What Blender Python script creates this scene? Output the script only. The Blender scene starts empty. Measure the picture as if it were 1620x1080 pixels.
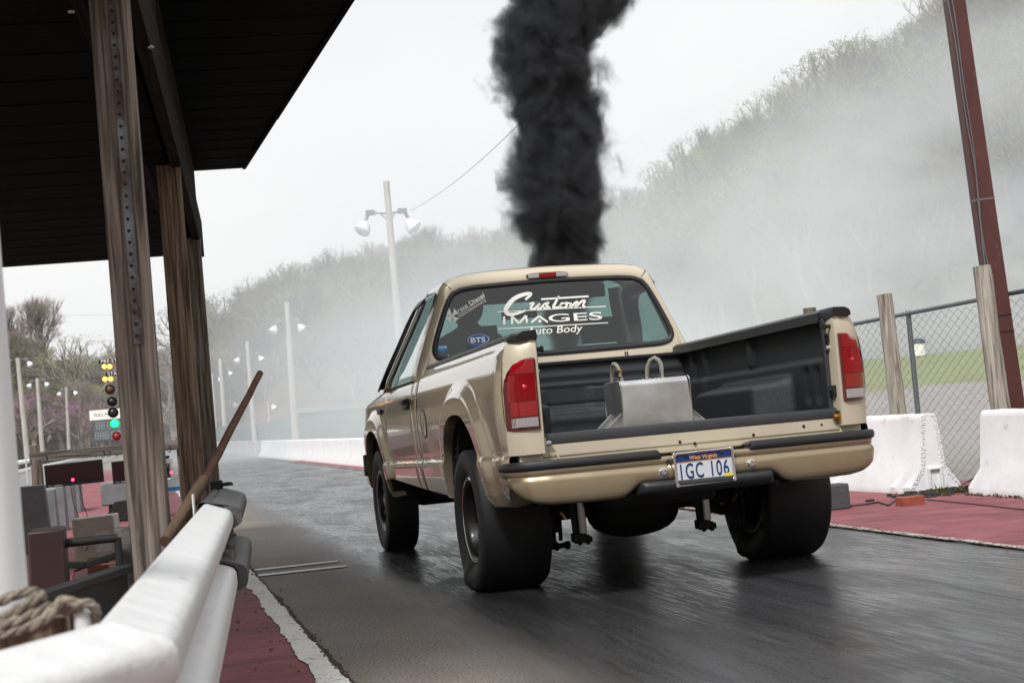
import bpy, bmesh, math, random
import numpy as np
from mathutils import Vector, Matrix
random.seed(7); RNG = np.random.default_rng(5)
PI = math.pi
COL = bpy.context.scene.collection
SC = bpy.context.scene

# ------------------------------------------------------------------ camera numbers
CAM = Vector((-2.7393, -8.72, 0.9755)); YAW, PITCH, ROLL, FPX = .2333, .0434, -.0877, 2522.6
_f = Vector((math.sin(YAW)*math.cos(PITCH), math.cos(YAW)*math.cos(PITCH), math.sin(PITCH)))
_r0 = Vector((math.cos(YAW), -math.sin(YAW), 0)); _u0 = _r0.cross(_f)
RGT = _r0*math.cos(ROLL)+_u0*math.sin(ROLL); UPV = -_r0*math.sin(ROLL)+_u0*math.cos(ROLL); FWD = _f

def at(px, py, X=None, Y=None, Z=None):
    """point seen at pixel (px,py) of the 1620x1080 photograph lying on the given plane"""
    d = FWD + RGT*((px-810)/FPX) - UPV*((py-540)/FPX)
    if X is not None: t = (X-CAM.x)/d.x
    elif Y is not None: t = (Y-CAM.y)/d.y
    else: t = (Z-CAM.z)/d.z
    return CAM + d*t

# ------------------------------------------------------------------ tagging
def tag(o, label=None, cat=None, group=None, kind=None):
    if label: o['label'] = label
    if cat: o['category'] = cat
    if group: o['group'] = group
    if kind: o['kind'] = kind
    return o
def empty(name, loc=(0, 0, 0), label=None, cat=None, group=None):
    o = bpy.data.objects.new(name, None); COL.objects.link(o); o.location = loc
    o.empty_display_size = .1
    return tag(o, label, cat, group)
def copy_tree(o, parent=None):
    c = o.copy(); COL.objects.link(c); c.parent = parent
    for ch in list(o.children): copy_tree(ch, c)
    return c

# ------------------------------------------------------------------ mesh builder
class MB:
    def __init__(s): s.v = []; s.f = []; s.m = []
    def add(s, vs, fs, mi=0):
        o = len(s.v); s.v += [tuple(p) for p in vs]; s.f += [tuple(o+i for i in f) for f in fs]; s.m += [mi]*len(fs); return s
    def box(s, c, size, rot=None, mi=0):
        x, y, z = [a/2 for a in size]
        vs = [Vector(p) for p in ((-x,-y,-z),(x,-y,-z),(x,y,-z),(-x,y,-z),(-x,-y,z),(x,-y,z),(x,y,z),(-x,y,z))]
        if rot is not None:
            M = rot if isinstance(rot, Matrix) else Matrix.Rotation(rot, 3, 'Z'); vs = [M@p for p in vs]
        c = Vector(c)
        return s.add([c+p for p in vs], [(0,3,2,1),(4,5,6,7),(0,1,5,4),(1,2,6,5),(2,3,7,6),(3,0,4,7)], mi)
    def bar(s, a, b, w, h, up=(0, 0, 1), mi=0):
        a = Vector(a); b = Vector(b); d = (b-a); L = d.length; d.normalize(); up = Vector(up)
        x = d.cross(up); x.normalize(); z = x.cross(d)
        M = Matrix((x, d, z)).transposed()
        return s.box((a+b)/2, (w, L, h), M, mi)
    def tube(s, pts, r, n=8, cap=True, mi=0, closed=False):
        pts = [Vector(p) for p in pts]; N = len(pts); rs = r if isinstance(r, (list, tuple)) else [r]*N
        rings = []; prev = None
        for i, p in enumerate(pts):
            if closed: t = pts[(i+1) % N]-pts[i-1]
            else: t = pts[min(i+1, N-1)]-pts[max(i-1, 0)]
            t.normalize()
            if prev is None:
                prev = t.orthogonal(); prev.normalize()
            prev = prev - t*prev.dot(t)
            if prev.length < 1e-6: prev = t.orthogonal()
            prev.normalize(); q = t.cross(prev)
            rings.append([p+prev*(rs[i]*math.cos(2*PI*k/n))+q*(rs[i]*math.sin(2*PI*k/n)) for k in range(n)])
        o = len(s.v)
        for R in rings: s.v += [tuple(x) for x in R]
        M = N if closed else N-1
        for i in range(M):
            j = (i+1) % N
            for k in range(n):
                s.f.append((o+i*n+k, o+i*n+(k+1) % n, o+j*n+(k+1) % n, o+j*n+k)); s.m.append(mi)
        if cap and not closed:
            s.f.append(tuple(o+k for k in range(n))[::-1]); s.f.append(tuple(o+(N-1)*n+k for k in range(n))); s.m += [mi, mi]
        return s
    def grid(s, rows, cu=False, cv=False, mi=0):
        """rows of equal-length point lists"""
        o = len(s.v); nr = len(rows); nc = len(rows[0])
        for R in rows: s.v += [tuple(p) for p in R]
        for i in range(nr if cu else nr-1):
            for k in range(nc if cv else nc-1):
                a = o+i*nc+k; b = o+i*nc+(k+1) % nc; c = o+((i+1) % nr)*nc+(k+1) % nc; d = o+((i+1) % nr)*nc+k
                s.f.append((a, b, c, d)); s.m.append(mi)
        return s
    def lathe(s, prof, c, axis='X', n=40, mi=0, sq=None):
        """prof: (radius, along)"""
        c = Vector(c); rows = []
        for r, a in prof:
            R = []
            for k in range(n):
                t = 2*PI*k/n
                if axis == 'X': p = Vector((a, r*math.cos(t), r*math.sin(t)))
                elif axis == 'Y': p = Vector((r*math.cos(t), a, r*math.sin(t)))
                else: p = Vector((r*math.cos(t), r*math.sin(t), a))
                R.append(c+p)
            rows.append(R)
        return s.grid(rows, cv=True, mi=mi)
    def prism(s, poly, fa, fb, mi=0):
        """poly 2-D outline; fa/fb map (u,v) to the two 3-D faces"""
        n = len(poly); A = [fa(*p) for p in poly]; B = [fb(*p) for p in poly]
        return s.add(A+B, [tuple(range(n))[::-1], tuple(range(n, 2*n))]+[(i, (i+1) % n, n+(i+1) % n, n+i) for i in range(n)], mi)
    def xf(s, fn): s.v = [tuple(fn(Vector(p))) for p in s.v]; return s
    def build(s, name, mats, parent=None, smooth=True, ang=35, bevel=0, seg=2, fix=True, label=None):
        me = bpy.data.meshes.new(name); me.from_pydata(s.v, [], s.f)
        mats = mats if isinstance(mats, (list, tuple)) else [mats]
        for m in mats: me.materials.append(m)
        if len(mats) > 1: me.polygons.foreach_set('material_index', s.m)
        if fix:
            bm = bmesh.new(); bm.from_mesh(me); bmesh.ops.remove_doubles(bm, verts=bm.verts, dist=1e-5)
            bmesh.ops.recalc_face_normals(bm, faces=bm.faces); bm.to_mesh(me); bm.free()
        if smooth:
            me.polygons.foreach_set('use_smooth', [True]*len(me.polygons)); me.set_sharp_from_angle(angle=math.radians(ang))
        me.update()
        o = bpy.data.objects.new(name, me); COL.objects.link(o)
        if parent: o.parent = parent
        if label: o['label'] = label
        if bevel:
            b = o.modifiers.new('bevel', 'BEVEL'); b.width = bevel; b.segments = seg; b.limit_method = 'ANGLE'; b.angle_limit = math.radians(35)
        return o

def text_mesh(txt, size=1, shear=0, extrude=0, sx=1, align='CENTER', spacing=1.0, bold=0):
    cu = bpy.data.curves.new('t', 'FONT'); cu.body = txt; cu.size = size; cu.shear = shear; cu.extrude = extrude
    cu.align_x = align; cu.align_y = 'CENTER'; cu.resolution_u = 4; cu.space_character = spacing; cu.offset = bold
    o = bpy.data.objects.new('t', cu); COL.objects.link(o)
    dg = bpy.context.evaluated_depsgraph_get(); me = bpy.data.meshes.new_from_object(o.evaluated_get(dg))
    vs = [(v.co.x*sx, v.co.y, v.co.z) for v in me.vertices]; fs = [tuple(p.vertices) for p in me.polygons]
    bpy.data.objects.remove(o); bpy.data.curves.remove(cu); bpy.data.meshes.remove(me)
    return vs, fs

# ------------------------------------------------------------------ materials
def nt(m): return m.node_tree.nodes, m.node_tree.links
def mat(name, col, rough=.6, metal=0, coat=0, var=0, vscale=8, stretch=(1, 1, 1), bump=0, bscale=40, spec=.5,
        col2=None, dirt=None, dscale=3, dlo=.5, dhi=.7, rvar=0, coords='Object'):
    m = bpy.data.materials.new(name); m.use_nodes = True; N, L = nt(m); b = N['Principled BSDF']
    b.inputs['Base Color'].default_value = (*col, 1); b.inputs['Roughness'].default_value = rough
    b.inputs['Metallic'].default_value = metal; b.inputs['Coat Weight'].default_value = coat; b.inputs['Coat Roughness'].default_value = .04
    b.inputs['Specular IOR Level'].default_value = spec
    if var or col2 or bump or dirt or rvar:
        tc = N.new('ShaderNodeTexCoord'); mp = N.new('ShaderNodeMapping'); mp.inputs['Scale'].default_value = stretch
        L.new(tc.outputs[coords], mp.inputs[0])
        no = N.new('ShaderNodeTexNoise'); no.inputs['Scale'].default_value = vscale; no.inputs['Detail'].default_value = 6; no.inputs['Roughness'].default_value = .65
        L.new(mp.outputs[0], no.inputs['Vector']); out = None
        if var or col2:
            c2 = col2 if col2 else tuple(c*(1-var) for c in col); c1 = col if col2 else tuple(min(1, c*(1+var)) for c in col)
            r = N.new('ShaderNodeValToRGB'); r.color_ramp.elements[0].position = .32; r.color_ramp.elements[1].position = .68
            r.color_ramp.elements[0].color = (*c2, 1); r.color_ramp.elements[1].color = (*c1, 1)
            L.new(no.outputs[0], r.inputs[0]); out = r.outputs[0]
        if dirt:
            n2 = N.new('ShaderNodeTexNoise'); n2.inputs['Scale'].default_value = dscale; n2.inputs['Detail'].default_value = 10; n2.inputs['Roughness'].default_value = .7
            L.new(mp.outputs[0], n2.inputs['Vector'])
            mr = N.new('ShaderNodeMapRange'); mr.inputs[1].default_value = dlo; mr.inputs[2].default_value = dhi; L.new(n2.outputs[0], mr.inputs[0])
            mx = N.new('ShaderNodeMix'); mx.data_type = 'RGBA'; L.new(mr.outputs[0], mx.inputs[0])
            if out: L.new(out, mx.inputs[6])
            else: mx.inputs[6].default_value = (*col, 1)
            mx.inputs[7].default_value = (*dirt, 1); out = mx.outputs[2]
        if out: L.new(out, b.inputs['Base Color'])
        if rvar:
            mr = N.new('ShaderNodeMapRange'); mr.inputs[1].default_value = .3; mr.inputs[2].default_value = .7
            mr.inputs[3].default_value = max(0, rough-rvar); mr.inputs[4].default_value = min(1, rough+rvar)
            L.new(no.outputs[0], mr.inputs[0]); L.new(mr.outputs[0], b.inputs['Roughness'])
        if bump:
            n3 = N.new('ShaderNodeTexNoise'); n3.inputs['Scale'].default_value = bscale; n3.inputs['Detail'].default_value = 5
            L.new(mp.outputs[0], n3.inputs['Vector'])
            bp = N.new('ShaderNodeBump'); bp.inputs['Strength'].default_value = bump; bp.inputs['Distance'].default_value = .01
            L.new(n3.outputs[0], bp.inputs['Height']); L.new(bp.outputs[0], b.inputs['Normal'])
    return m
def emis(name, col, e, base=None):
    m = mat(name, base or col, .3); b = m.node_tree.nodes['Principled BSDF']
    b.inputs['Emission Color'].default_value = (*col, 1); b.inputs['Emission Strength'].default_value = e
    return m
def tinted(name, tint, rough=.02, refl=1.0):
    m = bpy.data.materials.new(name); m.use_nodes = True; N, L = nt(m); N.remove(N['Principled BSDF']); out = N['Material Output']
    t = N.new('ShaderNodeBsdfTransparent'); t.inputs[0].default_value = (*tint, 1)
    g = N.new('ShaderNodeBsdfGlossy'); g.inputs['Roughness'].default_value = rough; g.inputs[0].default_value = (refl, refl, refl, 1)
    lw = N.new('ShaderNodeLayerWeight'); lw.inputs[0].default_value = .5; pw = N.new('ShaderNodeMath'); pw.operation = 'POWER'; pw.inputs[1].default_value = 4; L.new(lw.outputs['Facing'], pw.inputs[0]); fr = N.new('ShaderNodeMath'); fr.operation = 'MULTIPLY_ADD'; fr.inputs[1].default_value = .9; fr.inputs[2].default_value = .07; L.new(pw.outputs[0], fr.inputs[0])
    mx = N.new('ShaderNodeMixShader'); L.new(fr.outputs[0], mx.inputs[0]); L.new(t.outputs[0], mx.inputs[1]); L.new(g.outputs[0], mx.inputs[2]); L.new(mx.outputs[0], out.inputs[0])
    return m
def wood(name, col, col2, sc=1.0, axis='Z'):
    """weathered timber: rings stretched along the grain"""
    m = mat(name, col, .85); N, L = nt(m); b = N['Principled BSDF']
    tc = N.new('ShaderNodeTexCoord'); mp = N.new('ShaderNodeMapping')
    s = {'Z': (28, 28, 1.1), 'Y': (28, 1.1, 28), 'X': (1.1, 28, 28)}[axis]; mp.inputs['Scale'].default_value = tuple(a*sc for a in s)
    L.new(tc.outputs['Object'], mp.inputs[0])
    n1 = N.new('ShaderNodeTexNoise'); n1.inputs['Scale'].default_value = 1.6; n1.inputs['Detail'].default_value = 8; n1.inputs['Distortion'].default_value = .8; L.new(mp.outputs[0], n1.inputs['Vector'])
    n2 = N.new('ShaderNodeTexNoise'); n2.inputs['Scale'].default_value = .11; n2.inputs['Detail'].default_value = 4; L.new(mp.outputs[0], n2.inputs['Vector'])
    n4 = N.new('ShaderNodeTexNoise'); n4.inputs['Scale'].default_value = 6; n4.inputs['Detail'].default_value = 4; L.new(mp.outputs[0], n4.inputs['Vector'])
    r = N.new('ShaderNodeValToRGB'); e = r.color_ramp.elements; e[0].position = .34; e[0].color = (*[c*.35 for c in col2], 1); e[1].position = .66; e[1].color = (*col, 1)
    k = r.color_ramp.elements.new(.48); k.color = (*col2, 1); L.new(n1.outputs[0], r.inputs[0])
    mx = N.new('ShaderNodeMix'); mx.data_type = 'RGBA'; mx.blend_type = 'MULTIPLY'; mx.inputs[0].default_value = .8
    r2 = N.new('ShaderNodeValToRGB'); r2.color_ramp.elements[0].position = .35; r2.color_ramp.elements[0].color = (.45, .4, .36, 1); r2.color_ramp.elements[1].position = .6; r2.color_ramp.elements[1].color = (1.0, 1.0, 1.0, 1)
    L.new(n2.outputs[0], r2.inputs[0]); L.new(r.outputs[0], mx.inputs[6]); L.new(r2.outputs[0], mx.inputs[7]); L.new(mx.outputs[2], b.inputs['Base Color'])
    ad = N.new('ShaderNodeMath'); ad.operation = 'ADD'; L.new(n1.outputs[0], ad.inputs[0]); L.new(n4.outputs[0], ad.inputs[1])
    bp = N.new('ShaderNodeBump'); bp.inputs['Strength'].default_value = .6; bp.inputs['Distance'].default_value = .006; L.new(ad.outputs[0], bp.inputs['Height']); L.new(bp.outputs[0], b.inputs['Normal'])
    return m

M = {}
M['paint'] = mat('champagne_paint', (.57, .475, .345), .22, .62, 1.0, var=.03, vscale=300)
M['bumperpaint'] = mat('bumper_paint', (.37, .295, .19), .34, .65, .35, var=.05, vscale=9)
M['cream'] = mat('champagne_paint_lit', (.68, .60, .45), .35, .35, .9, var=.02, vscale=300)  # same champagne, with the cab's bright highlight put into a lighter base colour
M['rearpaint'] = mat('dusty_champagne_paint', (.62, .55, .42), .42, .25, .3, var=.05, vscale=5)
M['trim'] = mat('black_trim', (.022, .023, .025), .42, bump=.15, bscale=250)
M['rubber'] = mat('window_rubber', (.02, .02, .022), .5)
M['liner'] = mat('bed_liner', (.020, .022, .025), .42, bump=.5, bscale=220, var=.15, vscale=4)
M['tyre'] = mat('tyre_rubber', (.013, .013, .014), .6, bump=.25, bscale=140, vscale=4, col2=(.010, .010, .011), stretch=(6, 1, 1))
M['rim'] = mat('black_rim', (.010, .010, .011), .42, .3, .2)
M['chrome'] = mat('bright_metal', (.75, .75, .76), .14, 1.0)
M['alu'] = mat('brushed_aluminium', (.66, .66, .66), .34, .9, var=.12, vscale=5, rvar=.08)
M['steel'] = mat('worn_steel', (.45, .45, .46), .35, .9)
M['dark'] = mat('chassis_black', (.008, .008, .008), .75, var=.4, vscale=12)
M['red_lens'] = mat('red_lens', (.27, .004, .009), .12, 0, .8)
M['red_glow'] = mat('painted_lens_glow', (.48, .010, .014), .1, 0, .8)  # brighter red with the lamp's glow put into the colour
M['red_dark'] = mat('dark_red_lens', (.10, .004, .008), .12, 0, .8)
M['clear_lens'] = mat('clear_lens', (.55, .52, .52), .15, .3, .6)
M['white'] = mat('white_vinyl', (.92, .90, .85), .5)
M['sticker_blue'] = mat('blue_sticker', (.02, .09, .38), .4)
M['sticker_cyan'] = mat('cyan_sticker', (.02, .28, .6), .4)
M['plate'] = mat('plate_white', (.62, .64, .68), .4)
M['plate_blue'] = mat('plate_blue', (.01, .035, .14), .4)
M['plate_gold'] = mat('plate_gold', (.75, .33, .04), .4)
M['plate_yellow'] = mat('plate_yellow', (.8, .68, .03), .4)
M['interior'] = mat('dark_interior', (.018, .018, .02), .8)
M['glass_rear'] = tinted('rear_glass', (.30, .44, .41))
M['glass'] = tinted('cab_glass', (.66, .78, .76))
M['hose'] = mat('braided_hose', (.33, .31, .26), .6, .2, bump=.6, bscale=400)
M['brass'] = mat('brass', (.6, .33, .08), .3, 1)
M['wood'] = wood('grey_weathered_wood', (.38, .33, .29), (.20, .165, .135))
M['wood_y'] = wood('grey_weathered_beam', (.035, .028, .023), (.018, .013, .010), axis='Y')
M['wood_brown'] = wood('brown_weathered_wood', (.36, .28, .20), (.19, .135, .09))
M['wood_x'] = wood('grey_crossbar_wood', (.24, .22, .20), (.12, .10, .085), axis='X')
M['wood_pale'] = wood('pale_post_wood', (.46, .43, .38), (.30, .265, .22), .7)
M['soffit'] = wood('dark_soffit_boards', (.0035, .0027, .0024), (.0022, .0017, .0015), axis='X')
M['white_paint'] = mat('white_rail_paint', (.70, .70, .70), .38, dirt=(.35, .30, .24), dscale=9, dlo=.64, dhi=.72, bump=.9, bscale=11)
M['black_rubber'] = mat('black_buffer_rubber', (.07, .068, .068), .6, var=.2, vscale=10, bump=.4, bscale=60)
M['rust'] = mat('rusty_iron', (.14, .062, .034), .8, var=.35, vscale=20, bump=.4, bscale=120, col2=(.05, .026, .018))
M['strap'] = mat('perforated_strap', (.24, .27, .30), .5, .5, dirt=(.09, .042, .028), dscale=1.6, dlo=.46, dhi=.58)
M['rope'] = mat('hemp_rope', (.25, .215, .17), .9, var=.35, vscale=60, bump=.6, bscale=200)
M['concrete_white'] = mat('white_painted_concrete', (.78, .78, .79), .75, bump=.5, bscale=9, var=.06, vscale=2.5, dirt=(.45, .42, .39), dscale=7, dlo=.60, dhi=.74)
M['concrete_rough'] = mat('chipped_concrete', (.74, .74, .75), .9, bump=1.0, bscale=30, dirt=(.30, .27, .24), dscale=20, dlo=.6, dhi=.7)
M['concrete_grey'] = mat('grey_concrete', (.17, .175, .185), .85, var=.2, vscale=4, bump=.3, bscale=60, dirt=(.12, .05, .05), dscale=2, dlo=.58, dhi=.7)
M['galv'] = mat('galvanised_steel', (.20, .22, .24), .45, .7, var=.15, vscale=20)
M['mast'] = mat('maroon_steel', (.075, .021, .018), .55, .1, .0, var=.2, vscale=7, dirt=(.22, .16, .15), dscale=16, dlo=.62, dhi=.72, stretch=(1, 1, .3))
M['brick'] = mat('red_brick', (.28, .07, .04), .9, bump=.6, bscale=60, var=.2, vscale=30)
M['pole_wood'] = mat('pale_lamp_pole', (.44, .41, .38), .9, var=.2, vscale=4, stretch=(1, 1, .15))
M['lamp_metal'] = mat('lamp_grey', (.22, .24, .25), .5, .4)
M['lamp_glass'] = mat('lamp_glass', (.80, .83, .84), .12, .2)
M['black_matte'] = mat('black_case', (.012, .011, .012), .35)
M['screen'] = mat('dark_red_screen', (.018, .004, .006), .25)
M['led_red'] = emis('led_red', (1, .03, .12), 3)
M['amber'] = emis('amber_lamp', (1, .40, .05), 2.6)
M['green_lamp'] = emis('green_lamp', (.01, 1, .22), 1.3)
M['amber_off'] = mat('unlit_amber', (.10, .035, .02), .3)
M['red_off'] = mat('unlit_red', (.28, .02, .03), .3)
M['case_white'] = mat('worn_beige_case', (.50, .47, .41), .6, dirt=(.26, .20, .13), dscale=5, dlo=.5, dhi=.75)
M['plastic'] = tinted('clear_bottle', (.86, .88, .90), .05)
M['bark'] = mat('bark', (.25, .205, .18), .95, var=.3, vscale=3)
M['bark_pale'] = mat('pale_bark', (.17, .15, .135), .95, var=.3, vscale=3)
for k, c in dict(leaf_olive=(.17, .165, .06), leaf_brown=(.17, .125, .085), leaf_green=(.19, .23, .06), leaf_red=(.17, .065, .045), leaf_pink=(.26, .10, .22), leaf_dark=(.06, .08, .04)).items():
    M[k] = mat(k, c, .8, var=.35, vscale=.8)

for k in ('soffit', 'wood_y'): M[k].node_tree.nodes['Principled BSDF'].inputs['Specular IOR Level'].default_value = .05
# ================================================================== PICKUP TRUCK
RAKE = .0187
def sh(p): return Vector((p.x, p.y, p.z-RAKE*(p.y+1)))
truck = empty('pickup_truck', (0, 0, 0), 'champagne gold regular cab pickup launching down the strip with its tailgate removed', 'pickup truck')
def tp(mb, name, m, **k):
    """a truck part: shear by the body rake, then link"""
    par = k.pop('parent', truck); mb.xf(sh); return mb.build(name, m, par, **k)

ZP = np.array([.46, .50, .56, .64, .72, .742, .755, .80, .95, 1.08, 1.18, 1.25, 1.275, 1.30, 1.335, 1.36])
XP = np.array([.90, .935, .965, .982, .992, .990, .978, .985, 1.0, 1.0, .990, .972, .960, .930, .903, .895])
_zz = np.linspace(.4, 1.4, 401); _xx = np.interp(_zz, ZP, XP); _xx = np.convolve(np.pad(_xx, 3, 'edge'), np.ones(7)/7, 'valid')
def sm(a, b, x):
    t = min(1, max(0, (x-a)/(b-a))); return t*t*(3-2*t)
RA = dict(yc=0.0, a=.515, b=.50, z0=.50, e=2.5); FA = dict(yc=3.36, a=.47, b=.50, z0=.50, e=2.4)
def s_arch(A, y, z):
    zz = max(0, z-A['z0'])/A['b']; return (abs((y-A['yc'])/A['a'])**A['e']+zz**A['e'])**(1/A['e'])-1
def z_arch(A, y):
    t = abs(y-A['yc'])/A['a']
    return A['z0']+A['b']*(max(0, 1-t**A['e']))**(1/A['e'])
def halfx(y, z, flare=True):
    x = float(np.interp(z, _zz, _xx))
    if flare:
        s = s_arch(RA, y, z); x += .040*sm(.38, .18, s)*sm(-.97, -.80, y)
        s = s_arch(FA, y, z); x += .036*sm(.32, .14, s)
        if z < .75: x += .03*sm(-.98, -.75, y)*sm(-.45, -.6, y)*0
    if y < -.90:
        t = min(1, (-.90-y)/.10); x -= .034*(1-math.sqrt(max(0, 1-t*t)))
    if y > 3.7: x -= .12*((y-3.7)/.75)**2
    return x
def sill(y):
    return float(np.interp(y, [-1.05, -.92, -.8, -.5, .5, 1.45, 2.8, 3.0, 3.9, 4.4], [.63, .575, .49, .50, .525, .565, .635, .60, .60, .62]))
def zbot(y):
    if abs(y-RA['yc']) < RA['a']: return max(z_arch(RA, y), sill(y)) if y > 0 else z_arch(RA, y)
    if abs(y-FA['yc']) < FA['a']: return z_arch(FA, y)
    return sill(y)
def ycols(y0, y1, step=.03):
    ys = set(np.round(np.arange(y0, y1, step), 4)) | {y0, y1}
    for A in (RA, FA):
        for k in range(41):
            y = A['yc']-A['a']*math.cos(PI*k/40)
            if y0 < y < y1: ys.add(round(y, 5))
        for e in (-1, 1):
            y = A['yc']+e*(A['a']+.0006)
            if y0 < y < y1: ys.add(y)
    ys = sorted(ys); out = [ys[0]]
    for y in ys[1:]:
        if y-out[-1] > .0005: out.append(y)
    return out
def side_panel(s, y0, y1, ztop, nr=64, step=.03, inset=0):
    mb = MB(); rows = []
    for y in ycols(y0, y1, step):
        zb = zbot(y); zt = ztop(y) if callable(ztop) else ztop; R = []
        edge = min(abs(y-y0), abs(y-y1)); e = .006*max(0, 1-edge/.008)
        for k in range(nr+1):
            z = zb+(zt-zb)*k/nr; x = halfx(y, z)-e-inset
            R.append((s*x, y, z))
        # roll the bottom edge inwards
        z = zb; x = halfx(y, z)
        R = [(s*(x-.10), y, z+.008), (s*(x-.03), y, z-.004)]+R
        rows.append(R)
    return mb.grid(rows)

# ---- the load bed
bed = empty('load_bed', (0, 0, 0)); bed.parent = truck
for s in (-1, 1):
    b = side_panel(s, -.985, 1.44, 1.336)
    # top rail roll, outer lip to inner lip
    rows = []
    for y in np.linspace(-.985, 1.44, 40):
        t = min(1, max(0, (-.90-y)/.10)); d = .055*(1-math.sqrt(max(0, 1-t*t)))
        rows.append([(s*(x-d*q), y, z) for x, z, q in ((.903, 1.334, 1), (.897, 1.345, 1), (.88, 1.350, .8), (.83, 1.350, .2), (.815, 1.345, 0))])
    b.grid(rows); tp(b, 'bed_side', M['paint'], parent=bed, ang=28)
    # rear corner face around the lamp
    plan = [(.795, -.90), (.795, -1.052), (.80, -1.060), (.83, -1.060), (.875, -1.052), (.915, -1.036), (.940, -1.014), (.958, -.998), (.968, -.982)]
    b = MB(); rows = []
    for z in [.752, .76, .80, .86, .875, .95, 1.05, 1.15, 1.225, 1.235, 1.27, 1.30, 1.325]:
        k = float(np.interp(z, [.75, 1.2, 1.28, 1.31, 1.345], [0, 0, .004, .022, .045]))
        w = float(np.interp(z, [.75, .9, 1.08, 1.25, 1.30, 1.345], [.0, .004, .006, -.012, -.03, -.052]))
        rows.append([(s*(x+(w if i > 3 else w*.0)), y+k*.4, z) for i, (x, y) in enumerate(plan)])
    b.grid(rows)
    b.add([(s*x, y, .752) for x, y in plan], [tuple(range(len(plan)))])
    tp(b, 'corner_panel', M['rearpaint'], parent=bed, ang=40)
    # recess below the corner, above the bumper
    b = MB(); b.box((s*.86, -.985, .70), (.12, .05, .11)); tp(b, 'corner_filler', M['rearpaint'], parent=bed, bevel=.006)
    # plastic rail cap
    b = MB(); rows = []
    for y in np.linspace(-.93, 1.44, 50):
        t = 0; d = 0
        rows.append([(s*(x-d*q), y, z-(.012*t if q and 0 else 0)) for x, z, q in ((.906, 1.333, 1), (.908, 1.345, 1), (.895, 1.362, 1), (.85, 1.368, .5), (.80, 1.366, 0), (.775, 1.350, 0), (.772, 1.30, 0))])
    b.grid(rows)
    y = -1.072; b.add([(s*.895, y+.02, 1.322), (s*.90, y+.012, 1.335), (s*.885, y, 1.352), (s*.86, y, 1.363), (s*.80, y, 1.366), (s*.793, y, 1.350), (s*.793, y, 1.322)], [(0, 1, 2, 3, 4, 5, 6)]); b.grid([[(s*.895, -1.052, 1.322), (s*.90, -1.06, 1.335), (s*.885, y, 1.352), (s*.86, y, 1.363), (s*.80, y, 1.366), (s*.793, y, 1.350), (s*.793, y, 1.322)], [(s*.930, -1.0, 1.322), (s*.925, -1.0, 1.335), (s*.905, -1.0, 1.355), (s*.86, -1.0, 1.366), (s*.80, -1.0, 1.367), (s*.790, -1.0, 1.350), (s*.790, -1.0, 1.308)], [(s*.922, -.90, 1.322), (s*.918, -.90, 1.338), (s*.90, -.90, 1.359), (s*.86, -.90, 1.3675), (s*.80, -.90, 1.367), (s*.777, -.90, 1.350), (s*.775, -.90, 1.31)]])
    tp(b, 'rail_cap', M['trim'], parent=bed, ang=50)
    # jamb hardware
    b = MB(); b.tube([(s*.795, -1.02, 1.27), (s*.765, -1.02, 1.27)], .011, 10).tube([(s*.767, -1.02, 1.27), (s*.755, -1.02, 1.27)], .017, 10)
    b.box((s*.788, -.985, 1.21), (.012, .03, .04)); tp(b, 'tailgate_catch', M['dark'], parent=bed)
    b = MB(); b.box((s*.787, -1.0, .935), (.02, .05, .055)).tube([(s*.795, -1.0, .94), (s*.765, -1.0, .94)], .012, 8); tp(b, 'latch_striker', M['dark'], parent=bed, bevel=.003)
    b = MB(); b.tube([(s*.80, -1.03, .80), (s*.76, -1.03, .80)], .013, 10).box((s*.79, -1.03, .80), (.006, .04, .06)); tp(b, 'hinge_pin', M['brass'] if s > 0 else M['steel'], parent=bed)
    b = MB(); b.tube([(s*.795, -.985, 1.16), (s*.775, -.985, 1.16)], .012, 8); tp(b, 'cable_bolt', M['steel'], parent=bed)
# inner liner walls with wheel housing
def wheelwell(y, z):
    gy = sm(-.50, -.36, y)*(1-sm(.52, .66, y)); gz = 1-sm(.99, 1.06, z)
    low = (1-sm(.93, .99, z))*(sm(-.92, -.86, y)-sm(-.50, -.45, y))*.0
    return .215*gy*gz+low
def liner_x(y, z):
    x = .835-.03*(1-sm(1.095, 1.12, z))-.012*(1-sm(.86, .80, z))
    for yr in (.95, 1.20): x -= .018*sm(yr-.05, yr-.025, y)*(1-sm(yr+.025, yr+.05, y))*(1-sm(1.28, 1.31, z))
    for yr in (.16,): x -= .022*sm(yr-.06, yr-.03, y)*(1-sm(yr+.03, yr+.06, y))*sm(1.1, 1.14, z)*(1-sm(1.28, 1.31, z))
    if z < 1.1:
        for yr in (-.66, -.80): x += .022*math.exp(-((y-yr)/.028)**2)*sm(.86, .92, z)*(1-sm(1.05, 1.09, z))
    return x-wheelwell(y, z)
for s in (-1, 1):
    b = MB(); rows = []
    for y in np.arange(-.93, 1.425, .02):
        rows.append([(s*liner_x(y, z), y, z) for z in np.linspace(.81, 1.31, 46)]+[(s*.79, y, 1.325), (s*.782, y, 1.335), (s*.79, y, 1.352)])
    b.grid(rows)
    b.grid([[(s*x, y, z) for z in (.79, .90, 1.1, 1.26, 1.30, 1.315)] for x, y in ((.835, -.93), (.778, -.935), (.772, -.945), (.772, -.965), (.795, -.97))])
    tp(b, 'liner_wall', M['liner'], parent=bed, ang=60)
b = MB(); rows = []
for z in np.linspace(.81, 1.292, 60):
    d = .006*(math.exp(-((z-1.22)/.02)**2)+math.exp(-((z-1.16)/.012)**2)-math.exp(-((z-1.03)/.01)**2)+1.3*math.exp(-((z-.93)/.03)**2)) + .03*(1-sm(.98, 1.0, z))
    rows.append([(x, 1.40-d-(.012 if (abs(x) > .15 and abs(x) < .42 and .99 < z < 1.13) else 0), z) for x in np.linspace(-.85, .85, 61)])
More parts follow.
